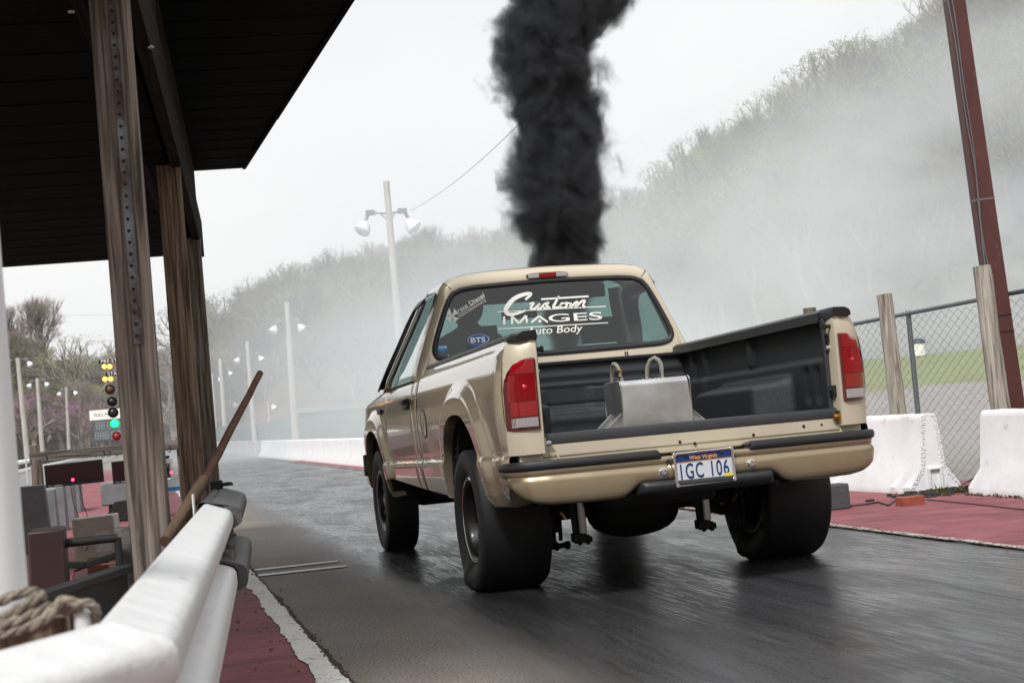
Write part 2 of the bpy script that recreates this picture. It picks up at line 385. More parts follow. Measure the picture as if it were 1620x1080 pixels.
b.grid(rows); b.grid([[(-.85, y, z), (.85, y, z)] for y, z in ((1.40, 1.292), (1.375, 1.297), (1.372, 1.312), (1.38, 1.318), (1.44, 1.318))])
tp(b, 'liner_bulkhead', M['liner'], parent=bed, ang=60)
b = MB(); rows = []
for x in np.linspace(-.80, .80, 129):
    q = (abs(x)*10) % 1; rows.append([(x, y, .826+(.012 if .3 < q < .7 else 0)) for y in np.linspace(-.93, 1.42, 20)])
b.grid(rows); tp(b, 'liner_floor', M['liner'], parent=bed, ang=20)
b = MB(); rows = []
for x in np.linspace(-.795, .795, 40):
    rows.append([(x, y, z) for y, z in ((-.90, .845), (-.985, .848), (-1.005, .842), (-1.012, .825), (-1.010, .795), (-.99, .79))])
b.grid(rows); tp(b, 'liner_lip', M['liner'], parent=bed, ang=50)
b = MB(); rows = []
for x in np.linspace(-.80, .80, 60):
    rows.append([(x, y, z) for y, z in ((-.95, .796), (-1.0, .796), (-1.008, .79), (-1.008, .735), (-1.002, .725), (-1.002, .70), (-.97, .69))])
b.grid(rows)
tp(b, 'sill_panel', M['rearpaint'], parent=bed, ang=30)
for x, z in ((-.76, .745), (-.74, .745), (-.74, .765), (-.76, .765), (-.72, .725), (.70, .765), (.60, .765), (-.08, .745), (.0, .73), (.32, .745)):
    b = MB(); b.tube([(x, -1.005, z), (x, -1.012, z)], .006 if abs(x) > .65 else .008, 8); tp(b, 'rivet', M['dark'] if abs(x) < .65 or x > 0 else M['rearpaint'], parent=bed)
b = MB(); b.box((0, .4, .60), (1.5, 1.6, .06)).box((-.45, 1.5, .56), (.12, 4.6, .16)).box((.45, 1.5, .56), (.12, 4.6, .16)).box((0, -.93, .60), (1.5, .08, .14)).box((0, 2.6, .62), (1.6, 1.7, .05)).box((0, 3.6, .75), (1.0, .9, .3))
tp(b, 'chassis_frame', M['dark'], bevel=.01)
for A, nm in ((RA, 'rear'), (FA, 'front')):
    for s in (-1, 1):
        b = MB(); rows = []
        for k in range(31):
            y = A['yc']-A['a']*1.0*math.cos(PI*k/30); z = z_arch(A, y)
            rows.append([(s*x, y+(.0), z-.004+dz) for x, dz in ((.975, 0), (.94, .012), (.90, .0), (.72, -.01), (.70, -.03))])
        b.grid(rows)
        n = len(rows); b.add([r[4] for r in rows], [tuple(range(n))])
        tp(b, 'wheel_housing', M['interior'], ang=40)

# ---- doors, fenders, cab lower
def belt(y): return float(np.interp(y, [1.4, 2.8, 3.2, 3.9, 4.4], [1.262, 1.262, 1.235, 1.19, 1.10]))
body = truck
for s in (-1, 1):
    b = side_panel(s, 1.475, 1.64, belt); tp(b, 'cab_corner', M['paint'], parent=body, ang=28)
    b = side_panel(s, 1.652, 2.74, belt); d = tp(b, 'door', M['paint'], parent=body, ang=28)
    b = MB(); b.box((s*1.006, 1.80, 1.135), (.02, .17, .075)); h = tp(b, 'handle_recess', M['trim'], parent=d, bevel=.01)
    b = MB(); b.box((s*1.026, 1.80, 1.150), (.018, .15, .03)); tp(b, 'handle', M['trim'], parent=d, bevel=.006)
    b = side_panel(s, 2.752, 4.36, belt); f = tp(b, 'front_fender', M['paint'], parent=body, ang=28)
    b = MB(); b.box((s*1.004, 3.02, 1.13), (.012, .17, .035)); tp(b, 'fender_badge', M['trim'], parent=f, bevel=.004)
    b = MB(); b.box((s*.93, 2.84, .66), (.10, .012, .24)); tp(b, 'mud_flap', M['dark'], parent=f)
    b = MB(); b.box((s*.955, 3.86, .74), (.16, .09, .17)); tp(b, 'arch_trim', M['trim'], parent=f, bevel=.01)
# door gaps: dark inner body behind the seams
b = MB()
for s in (-1, 1):
    b.grid([[(s*(halfx(y, z, False)-.03), y, z) for z in np.linspace(.66, belt(y)-.02, 20)] for y in (1.40, 1.48, 1.70)])
    b.grid([[(s*(halfx(y, z, False)-.03), y, z) for z in np.linspace(.66, belt(y)-.02, 20)] for y in (2.70, 2.80)])
tp(b, 'inner_body', M['interior'], parent=body)
# fuel filler door
b = MB(); o_ = []
for k in range(32):
    t = 2*PI*k/32; o_.append((1.19+.085*math.cos(t), .985+.085*math.sin(t)))
n = 32; b.grid([[(-(halfx(y0*1+(1-r)*0, z0, False)+.003+dx), 1.19+(y0-1.19)*r, .985+(z0-.985)*r) for y0, z0 in o_] for r, dx in ((1.0, -.004), (.97, .001), (.5, .001), (.02, .001))], cv=True)
tp(b, 'fuel_door', M['paint'], parent=bed, ang=50)
b = MB(); b.tube([(-(halfx(1.19+.088*math.cos(2*PI*k/40), .985+.088*math.sin(2*PI*k/40), False)+.0015), 1.19+.088*math.cos(2*PI*k/40), .985+.088*math.sin(2*PI*k/40)) for k in range(40)], .003, 5, closed=True); tp(b, 'fuel_door_gap', M['interior'], parent=bed)
# hood, nose
b = MB(); rows = []
for y in np.linspace(3.02, 4.40, 24):
    zt = belt(y)+.01; w = halfx(y, 1.15, False)-.015
    rows.append([(w*u, y, zt+.10*(1-abs(u)**3)*(1 if y < 4.2 else 1-(y-4.2)*2)) for u in np.linspace(-1, 1, 25)])
b.grid(rows); tp(b, 'hood', M['paint'], parent=body)
b = MB(); b.box((0, 4.37, .92), (1.72, .08, .36)); tp(b, 'grille', M['trim'], bevel=.02)
b = MB(); b.box((0, 4.46, .66), (1.86, .20, .20)); tp(b, 'front_bumper', M['chrome'], bevel=.04)

# ---- greenhouse
GP = [(.958, 1.262), (.955, 1.30), (.944, 1.35), (.905, 1.45), (.865, 1.55), (.770, 1.78), (.739, 1.868), (.710, 1.910), (.655, 1.942), (.56, 1.960), (.40, 1.972), (.20, 1.979), (0, 1.982)]
GZ = [p[1] for p in GP]; GX = [p[0] for p in GP]
def ghx(z): return float(np.interp(z, GZ, GX))
def tilt(z): return max(0, z-1.30)*.14
Y0 = 1.545
rear_half = [(0, .95), (.40, .95), (.80, .95), (.93, .96), (.962, 1.05), (.962, 1.15), (.960, 1.22)]+GP
win_half = [(0, 1.385), (.40, 1.388), (.70, 1.392), (.765, 1.397), (.805, 1.414), (.822, 1.445), (.818, 1.485), (.795, 1.55), (.75, 1.66), (.712, 1.745), (.685, 1.795), (.655, 1.832), (.60, 1.855), (.50, 1.866), (.25, 1.874), (0, 1.877)]
def resample(P, n):
    P = np.array(P, float); d = np.r_[0, np.cumsum(np.hypot(*(np.diff(P, axis=0).T)))]; t = np.linspace(0, d[-1], n)
    return np.c_[np.interp(t, d, P[:, 0]), np.interp(t, d, P[:, 1])]
def full(P, n=60):
    h = resample(P, n); return [(x, z) for x, z in h]+[(-x, z) for x, z in h[::-1][1:-1]]
def scaleloop(Lp, d, c=(0, 1.55)):
    out = []; n = len(Lp)
    for i in range(n):
        a = Vector(Lp[i-1]); b_ = Vector(Lp[(i+1) % n]); t = (b_-a)
        if t.length < 1e-9: t = Vector((1, 0))
        t.normalize(); nn = Vector((-t.y, t.x)); out.append((Lp[i][0]+nn.x*d, Lp[i][1]+nn.y*d))
    return out
# split the outline so that corner points pair with window corners
def seg_pair(n1=26, n2=34, n3=26):
    o1 = resample([(0, 1.0), (.5, 1.0), (.90, 1.0)], n1); w1 = resample([p for p in win_half if p[1] <= 1.42], n1)
    o2 = resample([(.90, 1.0), (.955, 1.03), (.962, 1.10), (.962, 1.2)]+[p for p in GP if p[1] <= 1.88], n2); w2 = resample([p for p in win_half if 1.41 <= p[1] <= 1.84], n2)
    o3 = resample([p for p in GP if p[1] >= 1.86], n3); w3 = resample([p for p in win_half if p[1] >= 1.83], n3)
    O = np.vstack([o1, o2[1:], o3[1:]]); W = np.vstack([w1, w2[1:], w3[1:]])
    f = lambda h: [(x, z) for x, z in h]+[(-x, z) for x, z in h[::-1][1:-1]]
    return f(O), f(W)
OL, WL = seg_pair()
def ring(Lp, y, tl=True): return [(x, y+(tilt(z) if tl else 0), z) for x, z in Lp]
b = MB()
b.grid([ring(OL, 1.70), ring(OL, Y0+.055), ring(scaleloop(OL, .006), Y0+.030), ring(scaleloop(OL, .020), Y0+.010), ring(scaleloop(OL, .042), Y0), ring(scaleloop(WL, -.030), Y0-.002), ring(scaleloop(WL, -.012), Y0+.001), ring(scaleloop(WL, -.004), Y0+.03)], cv=True)
tp(b, 'cab_back', M['cream'], parent=body, ang=50)
b = MB(); b.tube([(.475, Y0-.004+tilt(z), z) for z in (1.23, 1.30, 1.355)], .004, 5); b.tube([(.49, Y0-.004+tilt(z), z) for z in (1.23, 1.30, 1.355)], .004, 5); tp(b, 'panel_seam', M['rim'], parent=body)
for s in (-1, 1):
    b = MB(); b.tube([(s*x, Y0+dy+tilt(z), z) for x, dy, z in ((.66, -.003, 1.86), (.685, .0, 1.885), (.70, .012, 1.902), (.704, .035, 1.908))], .0022, 5); tp(b, 'roof_seam', M['trim'], parent=body)
# seal + rear window
b = MB(); sec = [(-.016, .004), (-.014, -.010), (0, -.016), (.014, -.012), (.020, .002)]
b.grid([ring(scaleloop(WL, dd), Y0+dy) for dd, dy in sec], cv=True); tp(b, 'window_seal', M['rubber'], parent=body, ang=60)
b = MB(); Wg = scaleloop(WL, .012); rr = []
for k in (1, .75, .5, .25, .02): rr.append([(x*k, Y0+.002+tilt(1.63+(z-1.63)*k), 1.63+(z-1.63)*k) for x, z in Wg])
b.grid(rr, cv=True); rear_win = tp(b, 'rear_window', M['glass_rear'], parent=body, ang=60)
# roof, header, pillars
def roof_front(x): return 2.42-.12*(abs(x)/.7)**2
b = MB(); rows = []
rs = resample([p for p in GP if p[1] >= 1.86], 16); half = [(x, z) for x, z in rs]; loop = half+[(-x, z) for x, z in half[::-1][1:]]
for u in np.linspace(0, 1, 14):
    R = []
    for x, z in loop:
        ya = Y0+.055+tilt(z)+.02; yb = roof_front(x); R.append((x*(1.0 if u > 0 else .998), ya-.03+(yb-ya+.03)*u, z+.0012*(u > .001)-.03*max(0, u-.7)**2/.09))
    rows.append(R)
b.grid(rows); tp(b, 'roof', M['cream'], parent=body, ang=50)
def ya(z): return 2.98-(z-1.262)*1.02      # rear edge of the A pillar
for s in (-1, 1):
    b = MB(); zs_ = np.linspace(1.262, 1.875, 22)
    b.grid([[(s*ghx(z), y, z) for z in zs_] for y in (1.66, 1.70, 1.795)]); b.grid([[(s*ghx(z), 1.795, z) for z in zs_], [(s*(ghx(z)-.03), 1.80, z) for z in zs_]])
    tp(b, 'cab_pillar', M['cream'], parent=body)
    b = MB(); b.grid([[(s*(ghx(z)+.001), ya(z)+d, z-dz) for z in zs_] for d, dz in ((0, 0), (.075, 0))]); b.grid([[(s*(ghx(z)+.001), ya(z)+.075, z) for z in zs_], [(s*(ghx(z)-.06), ya(z)+.12, z) for z in zs_]])
    tp(b, 'windshield_pillar', M['cream'], parent=body)
    b = MB(); rows = []
    for u in np.linspace(0, 1, 12): rows.append([(s*(ghx(z)-.006), 1.797+(ya(z)-1.797)*u, z) for z in zs_])
    b.grid(rows); tp(b, 'side_window', M['glass'], parent=body)
    b = MB(); pth = [(1.80, 1.868), (1.95, 1.870), (2.20, 1.868), (2.36, 1.855), (2.45, 1.80), (2.60, 1.64), (2.75, 1.49), (2.90, 1.35), (2.95, 1.29)]
    cc = [(1.80, 1.83), (1.95, 1.80), (2.18, 1.79), (2.28, 1.76), (2.36, 1.71), (2.51, 1.56), (2.68, 1.43), (2.84, 1.31), (2.92, 1.275)]
    b.grid([[(s*(ghx(z)+.004), y, z) for y, z in pth], [(s*(ghx(z)+.055), y*.6+yc*.4, z*.6+zc*.4) for (y, z), (yc, zc) in zip(pth, cc)], [(s*(ghx(zc)+.062), yc, zc) for yc, zc in cc], [(s*(ghx(zc)+.05), yc-.01, zc-.004) for yc, zc in cc]])
    tp(b, 'rain_visor', M['rubber'], parent=body, ang=60)
    b = MB(); b.grid([[(s*(ghx(1.27)+.004), y, 1.262) for y in (1.66, 2.3, 2.97)], [(s*(ghx(1.27)+.006), y, 1.282) for y in (1.66, 2.3, 2.97)]]); tp(b, 'belt_seal', M['rubber'], parent=body)
b = MB(); b.grid([[(.70*u, 2.42-.12*abs(u)**2, 1.925-.01*abs(u)) for u in np.linspace(-1, 1, 13)], [(.90*u, 3.10-.10*abs(u)**2, 1.27) for u in np.linspace(-1, 1, 13)]]); tp(b, 'windshield', M['glass'], parent=body)
b = MB(); b.box((0, 2.93, 1.20), (1.8, .34, .14)); tp(b, 'dashboard', M['interior'], parent=body, bevel=.03)
b = MB(); b.box((0, 1.98, 1.895), (1.05, .60, .02)).box((0, 1.64, 1.15), (1.7, .04, .42)).box((0, 2.2, .72), (1.7, 1.3, .04)); tp(b, 'headliner', M['interior'], parent=body, bevel=.005)
b = MB()
b.box((-.28, 2.34, 1.60), (.002, .002, .002)); b.box((0, 2.50, 1.735), (.26, .03, .065)); tp(b, 'interior_mirror', M['interior'], parent=body, bevel=.012)
b = MB(); b.tube([(-.42+.19*math.cos(2*PI*k/28), 2.62-.08*math.sin(2*PI*k/28), 1.27+.175*math.sin(2*PI*k/28)) for k in range(28)], .015, 8, closed=True); b.tube([(-.42, 2.62, 1.27), (-.42, 2.9, 1.15)], .03, 8); tp(b, 'steering_wheel', M['interior'], parent=body)
b = MB(); b.box((0, 2.34, 1.855), (1.22, .03, .10)); tp(b, 'roof_shade_band', M['interior'], parent=body, bevel=.01)  # added dark band standing in for the shaded roof lining above the windshield
for x in (-.47, .40):
    b = MB(); b.box((x, 2.12, .98), (.52, .52, .16)).box((x, 1.86, 1.20), (.50, .16, .46)); b.box((x, 1.83, 1.53), (.26, .11, .17)); b.tube([(x-.06, 1.85, 1.45), (x-.06, 1.85, 1.55)], .008); b.tube([(x+.06, 1.85, 1.45), (x+.06, 1.85, 1.55)], .008)
    tp(b, 'seat', M['interior'], parent=body, bevel=.035, seg=3)
b = MB(); b.tube([(-.79, 1.78, 1.62), (-.78, 1.84, 1.56), (-.72, 1.86, 1.44), (-.60, 1.86, 1.36)], .018, 6); b.box((-.80, 1.80, 1.60), (.03, .06, .12)); tp(b, 'seat_belt', M['interior'], parent=body)
# third brake lamp
b = MB(); pl = [(.145*math.copysign(min(1, abs(math.cos(t))**.35), math.cos(t)), .0195*math.copysign(abs(math.sin(t))**.7, math.sin(t))) for t in np.linspace(0, 2*PI, 40, False)]
yl = Y0+.085
b.prism(pl, lambda u, v: (u, yl-.002, 1.914+v), lambda u, v: (u*.97, yl-.020, 1.912+v*.85)); lamp3 = tp(b, 'roof_brake_lamp', M['trim'], parent=body, ang=50)
for a0, a1, mm, nm in ((-.135, -.06, 'clear_lens', 'cargo_lens'), (.06, .135, 'clear_lens', 'cargo_lens'), (-.058, .058, 'red_lens', 'brake_lens')):
    b = MB(); b.box(((a0+a1)/2, yl-.022, 1.912), (a1-a0, .006, .028)); tp(b, nm, M[mm], parent=lamp3, bevel=.002)

# ---- lettering and stickers on the glass, in window coordinates (u across, v up), laid just outside the pane
def glass(u, v, off=.006): return (u, Y0+.002-off+tilt(v)-.0, v)
def put(vf, u, v, sc, ang=0, off=.006, skew=0):
    vs, fs = vf; ca, sa = math.cos(ang), math.sin(ang)
    return MB().add([glass(u+(x*ca-y*sa)*sc, v+(x*sa+y*ca)*sc, off) for x, y, z in vs], fs)
def ribbon(mb, pts, w0, w1, off=.006, n=60):
    """brush stroke through pts (Catmull-Rom) with changing width"""
    P = [np.array(p, float) for p in pts]; P = [2*P[0]-P[1]]+P+[2*P[-1]-P[-2]]; c = []
    for i in range(1, len(P)-2):
        for t in np.linspace(0, 1, 10, False):
            c.append(.5*((2*P[i])+(-P[i-1]+P[i+1])*t+(2*P[i-1]-5*P[i]+4*P[i+1]-P[i+2])*t*t+(-P[i-1]+3*P[i]-3*P[i+1]+P[i+2])*t**3))
    c.append(P[-2]); A = []; B = []
    for i, p in enumerate(c):
        d = c[min(i+1, len(c)-1)]-c[max(i-1, 0)]; d = d/(np.hypot(*d)+1e-9); nn = np.array([-d[1], d[0]]); w = w0+(w1-w0)*math.sin(PI*i/(len(c)-1))
        A.append(glass(*(p+nn*w/2), off)); B.append(glass(*(p-nn*w/2), off))
    mb.grid([A, B]); return mb
def gpt(px, py):
    y = Y0
    for _ in range(6): P = at(px, py, Y=y); v = P.z+RAKE*(y+1); y = Y0+tilt(v)
    return np.array((P.x, v))
def fit_text(mb, t, pa, pb, h, shear=0, bold=0, off=.006, spacing=1.0):
    """text whose baseline runs from photo pixel pa to pb, h metres tall"""
    A, B = gpt(*pa), gpt(*pb); vs, fs = text_mesh(t, 1, 0, 0, 1, 'LEFT', spacing, bold); X = np.array([(x, y) for x, y, z in vs])
    base = np.percentile(X[:, 1], 20); X[:, 0] -= X[:, 0].min(); W = X[:, 0].max(); cap = .72; d = (B-A)/W; L_ = np.hypot(*(B-A)); n_ = np.array((-(B-A)[1], (B-A)[0]))/L_
    yb = 0 if any(c in t for c in 'gyp') else X[:, 1].min()
    if any(c in t for c in 'gyp'): yb = X[:, 1].max()-.74
    Q = [A+d*(x+shear*(y-yb))+n_*(y-yb)/cap*h for x, y in X]; mb.add([glass(q[0], q[1], off) for q in Q], fs)
def strip(mb, pa, pb, h, off=.006):
    A, B = gpt(*pa), gpt(*pb); n_ = np.array((-(B-A)[1], (B-A)[0])); n_ = n_/np.hypot(*n_)*h/2; mb.add([glass(*q, off) for q in (A-n_, B-n_, B+n_, A+n_)], [(0, 1, 2, 3)])
def brush(mb, L_, w0, w1, off=.006):
    """stroke given in the 6x enlargement of the photo whose corner is (680,410)"""
    return ribbon(mb, [gpt(680+x/6, 410+y/6) for x, y in L_], w0, w1, off)
b = MB()
brush(b, [(905, 385), (958, 330), (890, 335), (800, 375), (735, 445), (720, 495), (750, 522), (820, 515), (905, 487)], .014, .030)
brush(b, [(945, 425), (985, 415), (955, 462), (990, 470), (1040, 425), (1022, 460), (1045, 468), (1085, 425)], .011, .014)
brush(b, [(1085, 425), (1125, 412), (1105, 440), (1135, 462), (1100, 468), (1075, 452)], .012, .015)
brush(b, [(1225, 350), (1195, 405), (1172, 455), (1215, 458), (1245, 435)], .012, .018)
brush(b, [(1285, 420), (1250, 420), (1235, 450), (1270, 462), (1300, 440), (1290, 415), (1330, 420), (1345, 415)], .011, .014)
brush(b, [(1345, 415), (1325, 462), (1385, 408), (1400, 412), (1378, 455), (1440, 400), (1470, 395), (1452, 440), (1475, 448)], .011, .015)
strip(b, (680+1055/6, 410+380/6), (680+1505/6, 410+352/6), .012)
strip(b, (680+640/6, 410+500/6), (680+1670/6, 410+447/6), .006); strip(b, (680+650/6, 410+662/6), (680+1690/6, 410+603/6), .006)
for P0, P1 in (((704, 620), (704, 543)), ((778, 615), (778, 540)), ((778, 542), (846, 608)), ((846, 608), (910, 535)), ((912, 533), (920, 604))): strip(b, (680+P0[0]/6, 410+P0[1]/6), (680+P1[0]/6, 410+P1[1]/6), .0145)
for (x0, y0), (x1, y1) in (((962, 600), (1035, 540)), ((1035, 540), (1118, 597))): strip(b, (680+x0/6, 410+y0/6), (680+x1/6, 410+y1/6), .013)
strip(b, (680+1030/6, 410+588/6), (680+1056/6, 410+587/6), .017)
fit_text(b, 'GES', (680+1128/6, 410+598/6), (680+1637/6, 410+572/6), .054, bold=.006)
fit_text(b, 'Auto Body', (680+915/6, 410+722/6), (680+1440/6, 410+690/6), .050, shear=.22, bold=.006)
b.xf(sh).build('shop_lettering', M['white'], rear_win, smooth=False, fix=False, label='cream shop lettering across the rear window')
b = MB(); cc_ = gpt(715, 499.5); a0 = math.radians(40)
for k in range(4):
    t = a0+k*PI/2; d = Vector((math.cos(t), math.sin(t))); n_ = Vector((-d.y, d.x)); c0 = Vector((cc_[0], cc_[1]))
    pts = [c0+d*.002-n_*.006, c0+d*.022-n_*.009, c0+d*.042-n_*.024, c0+d*.044+n_*.024, c0+d*.022+n_*.009, c0+d*.002+n_*.006]
    b.add([glass(p.x, p.y) for p in pts], [(0, 1, 2, 3, 4, 5)])
fit_text(b, 'Irate Diesel', (723.5, 496), (767, 469), .029, bold=.004); fit_text(b, 'PERFORMANCE', (727, 503), (769.5, 476), .0165, bold=.0)
strip(b, (724.5, 497.5), (767, 470), .003)
b.xf(sh).build('corner_sticker', M['white'], rear_win, smooth=False, fix=False, label='white cross and slanted lettering in the window corner')
def oval(mb, cx, cz, rx, rz, off=.005, n=40): return mb.add([glass(cx+rx*math.cos(t), cz+rz*math.sin(t), off) for t in np.linspace(0, 2*PI, n, False)], [tuple(range(n))])
ox_, oz_ = gpt(756.5, 537)
b = oval(MB(), ox_, oz_, .076, .036); b.xf(sh).build('oval_sticker', M['sticker_blue'], rear_win, smooth=False, fix=False, label='blue oval sticker')
b = MB(); E_ = lambda k: [glass(ox_+.076*k*math.cos(t), oz_+.036*k*math.sin(t), .0065) for t in np.linspace(0, 2*PI, 40, False)]
b.grid([E_(.96), E_(.91)], cv=True); fit_text(b, 'BTS', (745, 542.5), (768, 541), .034, bold=.03, off=.0065); b.xf(sh).build('sticker_text', M['white'], rear_win, smooth=False, fix=False)
b = MB(); strip(b, (739, 549), (765, 547.5), .012, .005); b.xf(sh).build('sticker_strip', M['sticker_blue'], rear_win, smooth=False, fix=False)
nx_, nz_ = gpt(700.5, 551.5)
b = oval(MB(), nx_, nz_, .036, .025); b.xf(sh).build('round_sticker', M['sticker_cyan'], rear_win, smooth=False, fix=False, label='small cyan oval sticker')
b = MB(); fit_text(b, 'NADM', (694.5, 552), (706.5, 551), .018, bold=.03, off=.0065); b.xf(sh).build('sticker_text', M['white'], rear_win, smooth=False, fix=False)

# ---- tail lamps
for s in (-1, 1):
    plan = [(.812, -1.055), (.814, -1.070), (.825, -1.076), (.85, -1.074), (.875, -1.068), (.90, -1.058), (.925, -1.045), (.945, -1.025), (.958, -1.006), (.967, -.992), (.963, -.984)]
    def lamp_row(z, d=0, plan=plan, x0=None, x1=None):
        w = float(np.interp(z, [.86, .9, 1.08, 1.24], [-.002, .004, .004, -.022])); o = []
        for i, (x, y) in enumerate(plan):
            if (x0 and x < x0) or (x1 and x > x1): continue
            rnd = .055*(max(0, z-1.165)/.065)**3*sm(.86, .95, x); o.append((s*(x-rnd+w*(x-.81)/.14+(d*.3 if i > 5 else 0)), y-d+.0, z))
        return o
    b = MB(); zz = [.873, .878, .90, .99, 1.08, 1.16, 1.20, 1.222, 1.230]; rows = [lamp_row(z, -.012 if z in (.873, 1.230) else 0) for z in zz]; b.grid(rows)
    b.add(rows[0], [tuple(range(len(rows[0])))]); b.add(rows[-1], [tuple(range(len(rows[-1])))])
    L_ = tp(b, 'tail_lamp', M['red_dark'], parent=truck, ang=50)
    for za_, zb_ in ((1.155, 1.222), (.945, 1.015)): b = MB(); b.grid([lamp_row(z, .003, x0=.82, x1=.95) for z in np.linspace(za_, zb_, 5)]); tp(b, 'red_lens', M['red_lens'], parent=L_, ang=60)
    # ribbed bright centre
    b = MB(); rows = []
    base = [lamp_row(z, .004, x0=.84, x1=.935) for z in np.linspace(1.02, 1.15, 2)]
    xs = np.linspace(.822, .952, 53); rows = []
    for z in np.linspace(1.018, 1.152, 9):
        w = float(np.interp(z, [.86, .9, 1.08, 1.24], [-.002, .004, .004, -.022])); R = []
        for i, x in enumerate(xs):
            y = float(np.interp(x, [p[0] for p in plan[:10]], [p[1] for p in plan[:10]])); R.append((s*(x+w*(x-.81)/.14), y-(.006 if i % 2 else .003), z))
        rows.append(R)
    b.grid(rows); tp(b, 'ribbed_lens', M['red_lens'], parent=L_, smooth=False)
    b = MB(); yc_ = -1.070; b.lathe([(.002, -.006), (.008, -.005), (.014, -.002), (.016, 0)], (s*.875, yc_, 1.085), 'Y', 20); tp(b, 'painted_bulb_glow', M['red_glow'], parent=L_)  # bulb glow painted as a brighter red dot, no emission
    b = MB(); rows = []
    for z in np.linspace(.890, .935, 5):
        R = []
        for i, x in enumerate(np.linspace(.825, .950, 41)):
            y = float(np.interp(x, [p[0] for p in plan[:10]], [p[1] for p in plan[:10]])); R.append((s*x, y-(.007 if i % 2 else .002), z))
        rows.append(R)
    b.grid(rows); tp(b, 'reverse_lens', M['clear_lens'], parent=L_, smooth=False)

# ---- rear bumper
def bpath(t):
    """plan path of the bumper face, t in -1..1 -> (x, y, nx, ny)"""
    pts = [(-.985, -.86), (-.985, -.95), (-.975, -1.01), (-.945, -1.06), (-.90, -1.09), (-.80, -1.115), (-.60, -1.14), (-.35, -1.152), (0, -1.156), (.35, -1.152), (.60, -1.14), (.80, -1.115), (.90, -1.09), (.945, -1.06), (.975, -1.01), (.985, -.95), (.985, -.86)]
    return pts
BP = resample(bpath(0), 121)
def bump_rows(prof_fn, keep=lambda x, y: True):
    rows = []
    for i, (x, y) in enumerate(BP):
        a = BP[max(0, i-1)]; c = BP[min(len(BP)-1, i+1)]; t = c-a; t = t/np.hypot(*t); nx, ny = t[1], -t[0]   # outward
        if not keep(x, y): continue
        rows.append([(x+nx*o, y+ny*o, z) for o, z in prof_fn(x, y)])
    return rows
def zlow(x, y):
    a = abs(x); z = float(np.interp(a, [0, .34, .37, .42, .46, .62, .80, .88, .93, .96, .985], [.560, .560, .545, .505, .495, .493, .497, .509, .529, .555, .60]))
    if a > .97: z += max(0, (y+1.0))*.35
    return z
def bprof(x, y):
    zb = zlow(x, y); h = .668-zb; c = sm(.30, .22, abs(x))
    return [(-.04, .682), (-.006, .682), (0, .676), (.0, .660), (-.001, .652), (-.006, .646), (-.005, .638), (.002, .630), (.005, .614), (.006, zb+h*.45), (.005, zb+h*.25), (.001, zb+h*.12), (-.008, zb+h*.045), (-.022, zb), (-.07, zb+.004)]

b = MB(); b.grid(bump_rows(bprof)); bumper = tp(b, 'rear_bumper', M['bumperpaint'], parent=truck, ang=50)
b = MB(); b.box((0, -1.05, .665), (1.3, .13, .02)); tp(b, 'bumper_top', M['rearpaint'], parent=bumper)
for s in (-1, 1):
    def pprof(x, y):
        e = sm(.225, .255, abs(x)); return [(-.115, .700), (-.10, .712*e+.69*(1-e)), (-.012, .720*e+.690*(1-e)), (.006+.004*e, .716*e+.688*(1-e)), (.016*e, .700), (.016*e, .684), (.008*e, .674), (-.005, .670)]
    b = MB(); rw = bump_rows(pprof, lambda x, y: s*x > .222); b.grid(rw); b.add(rw[0], [tuple(range(len(rw[0])))]); b.add(rw[-1], [tuple(range(len(rw[-1])))]); tp(b, 'step_pad', M['trim'], parent=bumper, ang=50)
    b = MB(); b.lathe([(.0, -.022), (.012, -.021), (.018, -.014), (.020, -.005), (.026, -.003), (.026, 0)], (s*.232, -1.156, .602), 'Y', 20); tp(b, 'bumper_bolt', M['chrome'], parent=bumper)
b = MB(); b.box((0, -1.03, .655), (.44, .02, .06)); tp(b, 'bumper_gap', M['interior'], parent=bumper)
b = MB(); rows = []
for x in np.linspace(-.41, .41, 60):
    a = abs(x)/.41; q = sm(1.0, .84, a); zt = .498+.066*q; zb = .490+.012*(1-sm(1.0, .7, a)); o = .022*sm(1.0, .6, a)-.10*sm(.80, 1.0, a)
    rows.append([(x, -1.08, zt+.006), (x, -1.150-o*.4, zt+.002), (x, -1.160-o, zt-.008), (x, -1.164-o*1.1, zt-.026), (x, -1.158-o*.9, (zt+zb)/2-.012), (x, -1.140-o*.5, zb+.006), (x, -1.10, zb), (x, -.98, zb-.005)])
b.grid(rows); tp(b, 'lower_step', M['trim'], parent=bumper, ang=60)
b = MB(); b.tube([(-.20, -1.160, .655), (-.20, -1.152, .655)], .011, 14); tp(b, 'lock_hole', M['interior'], parent=bumper)
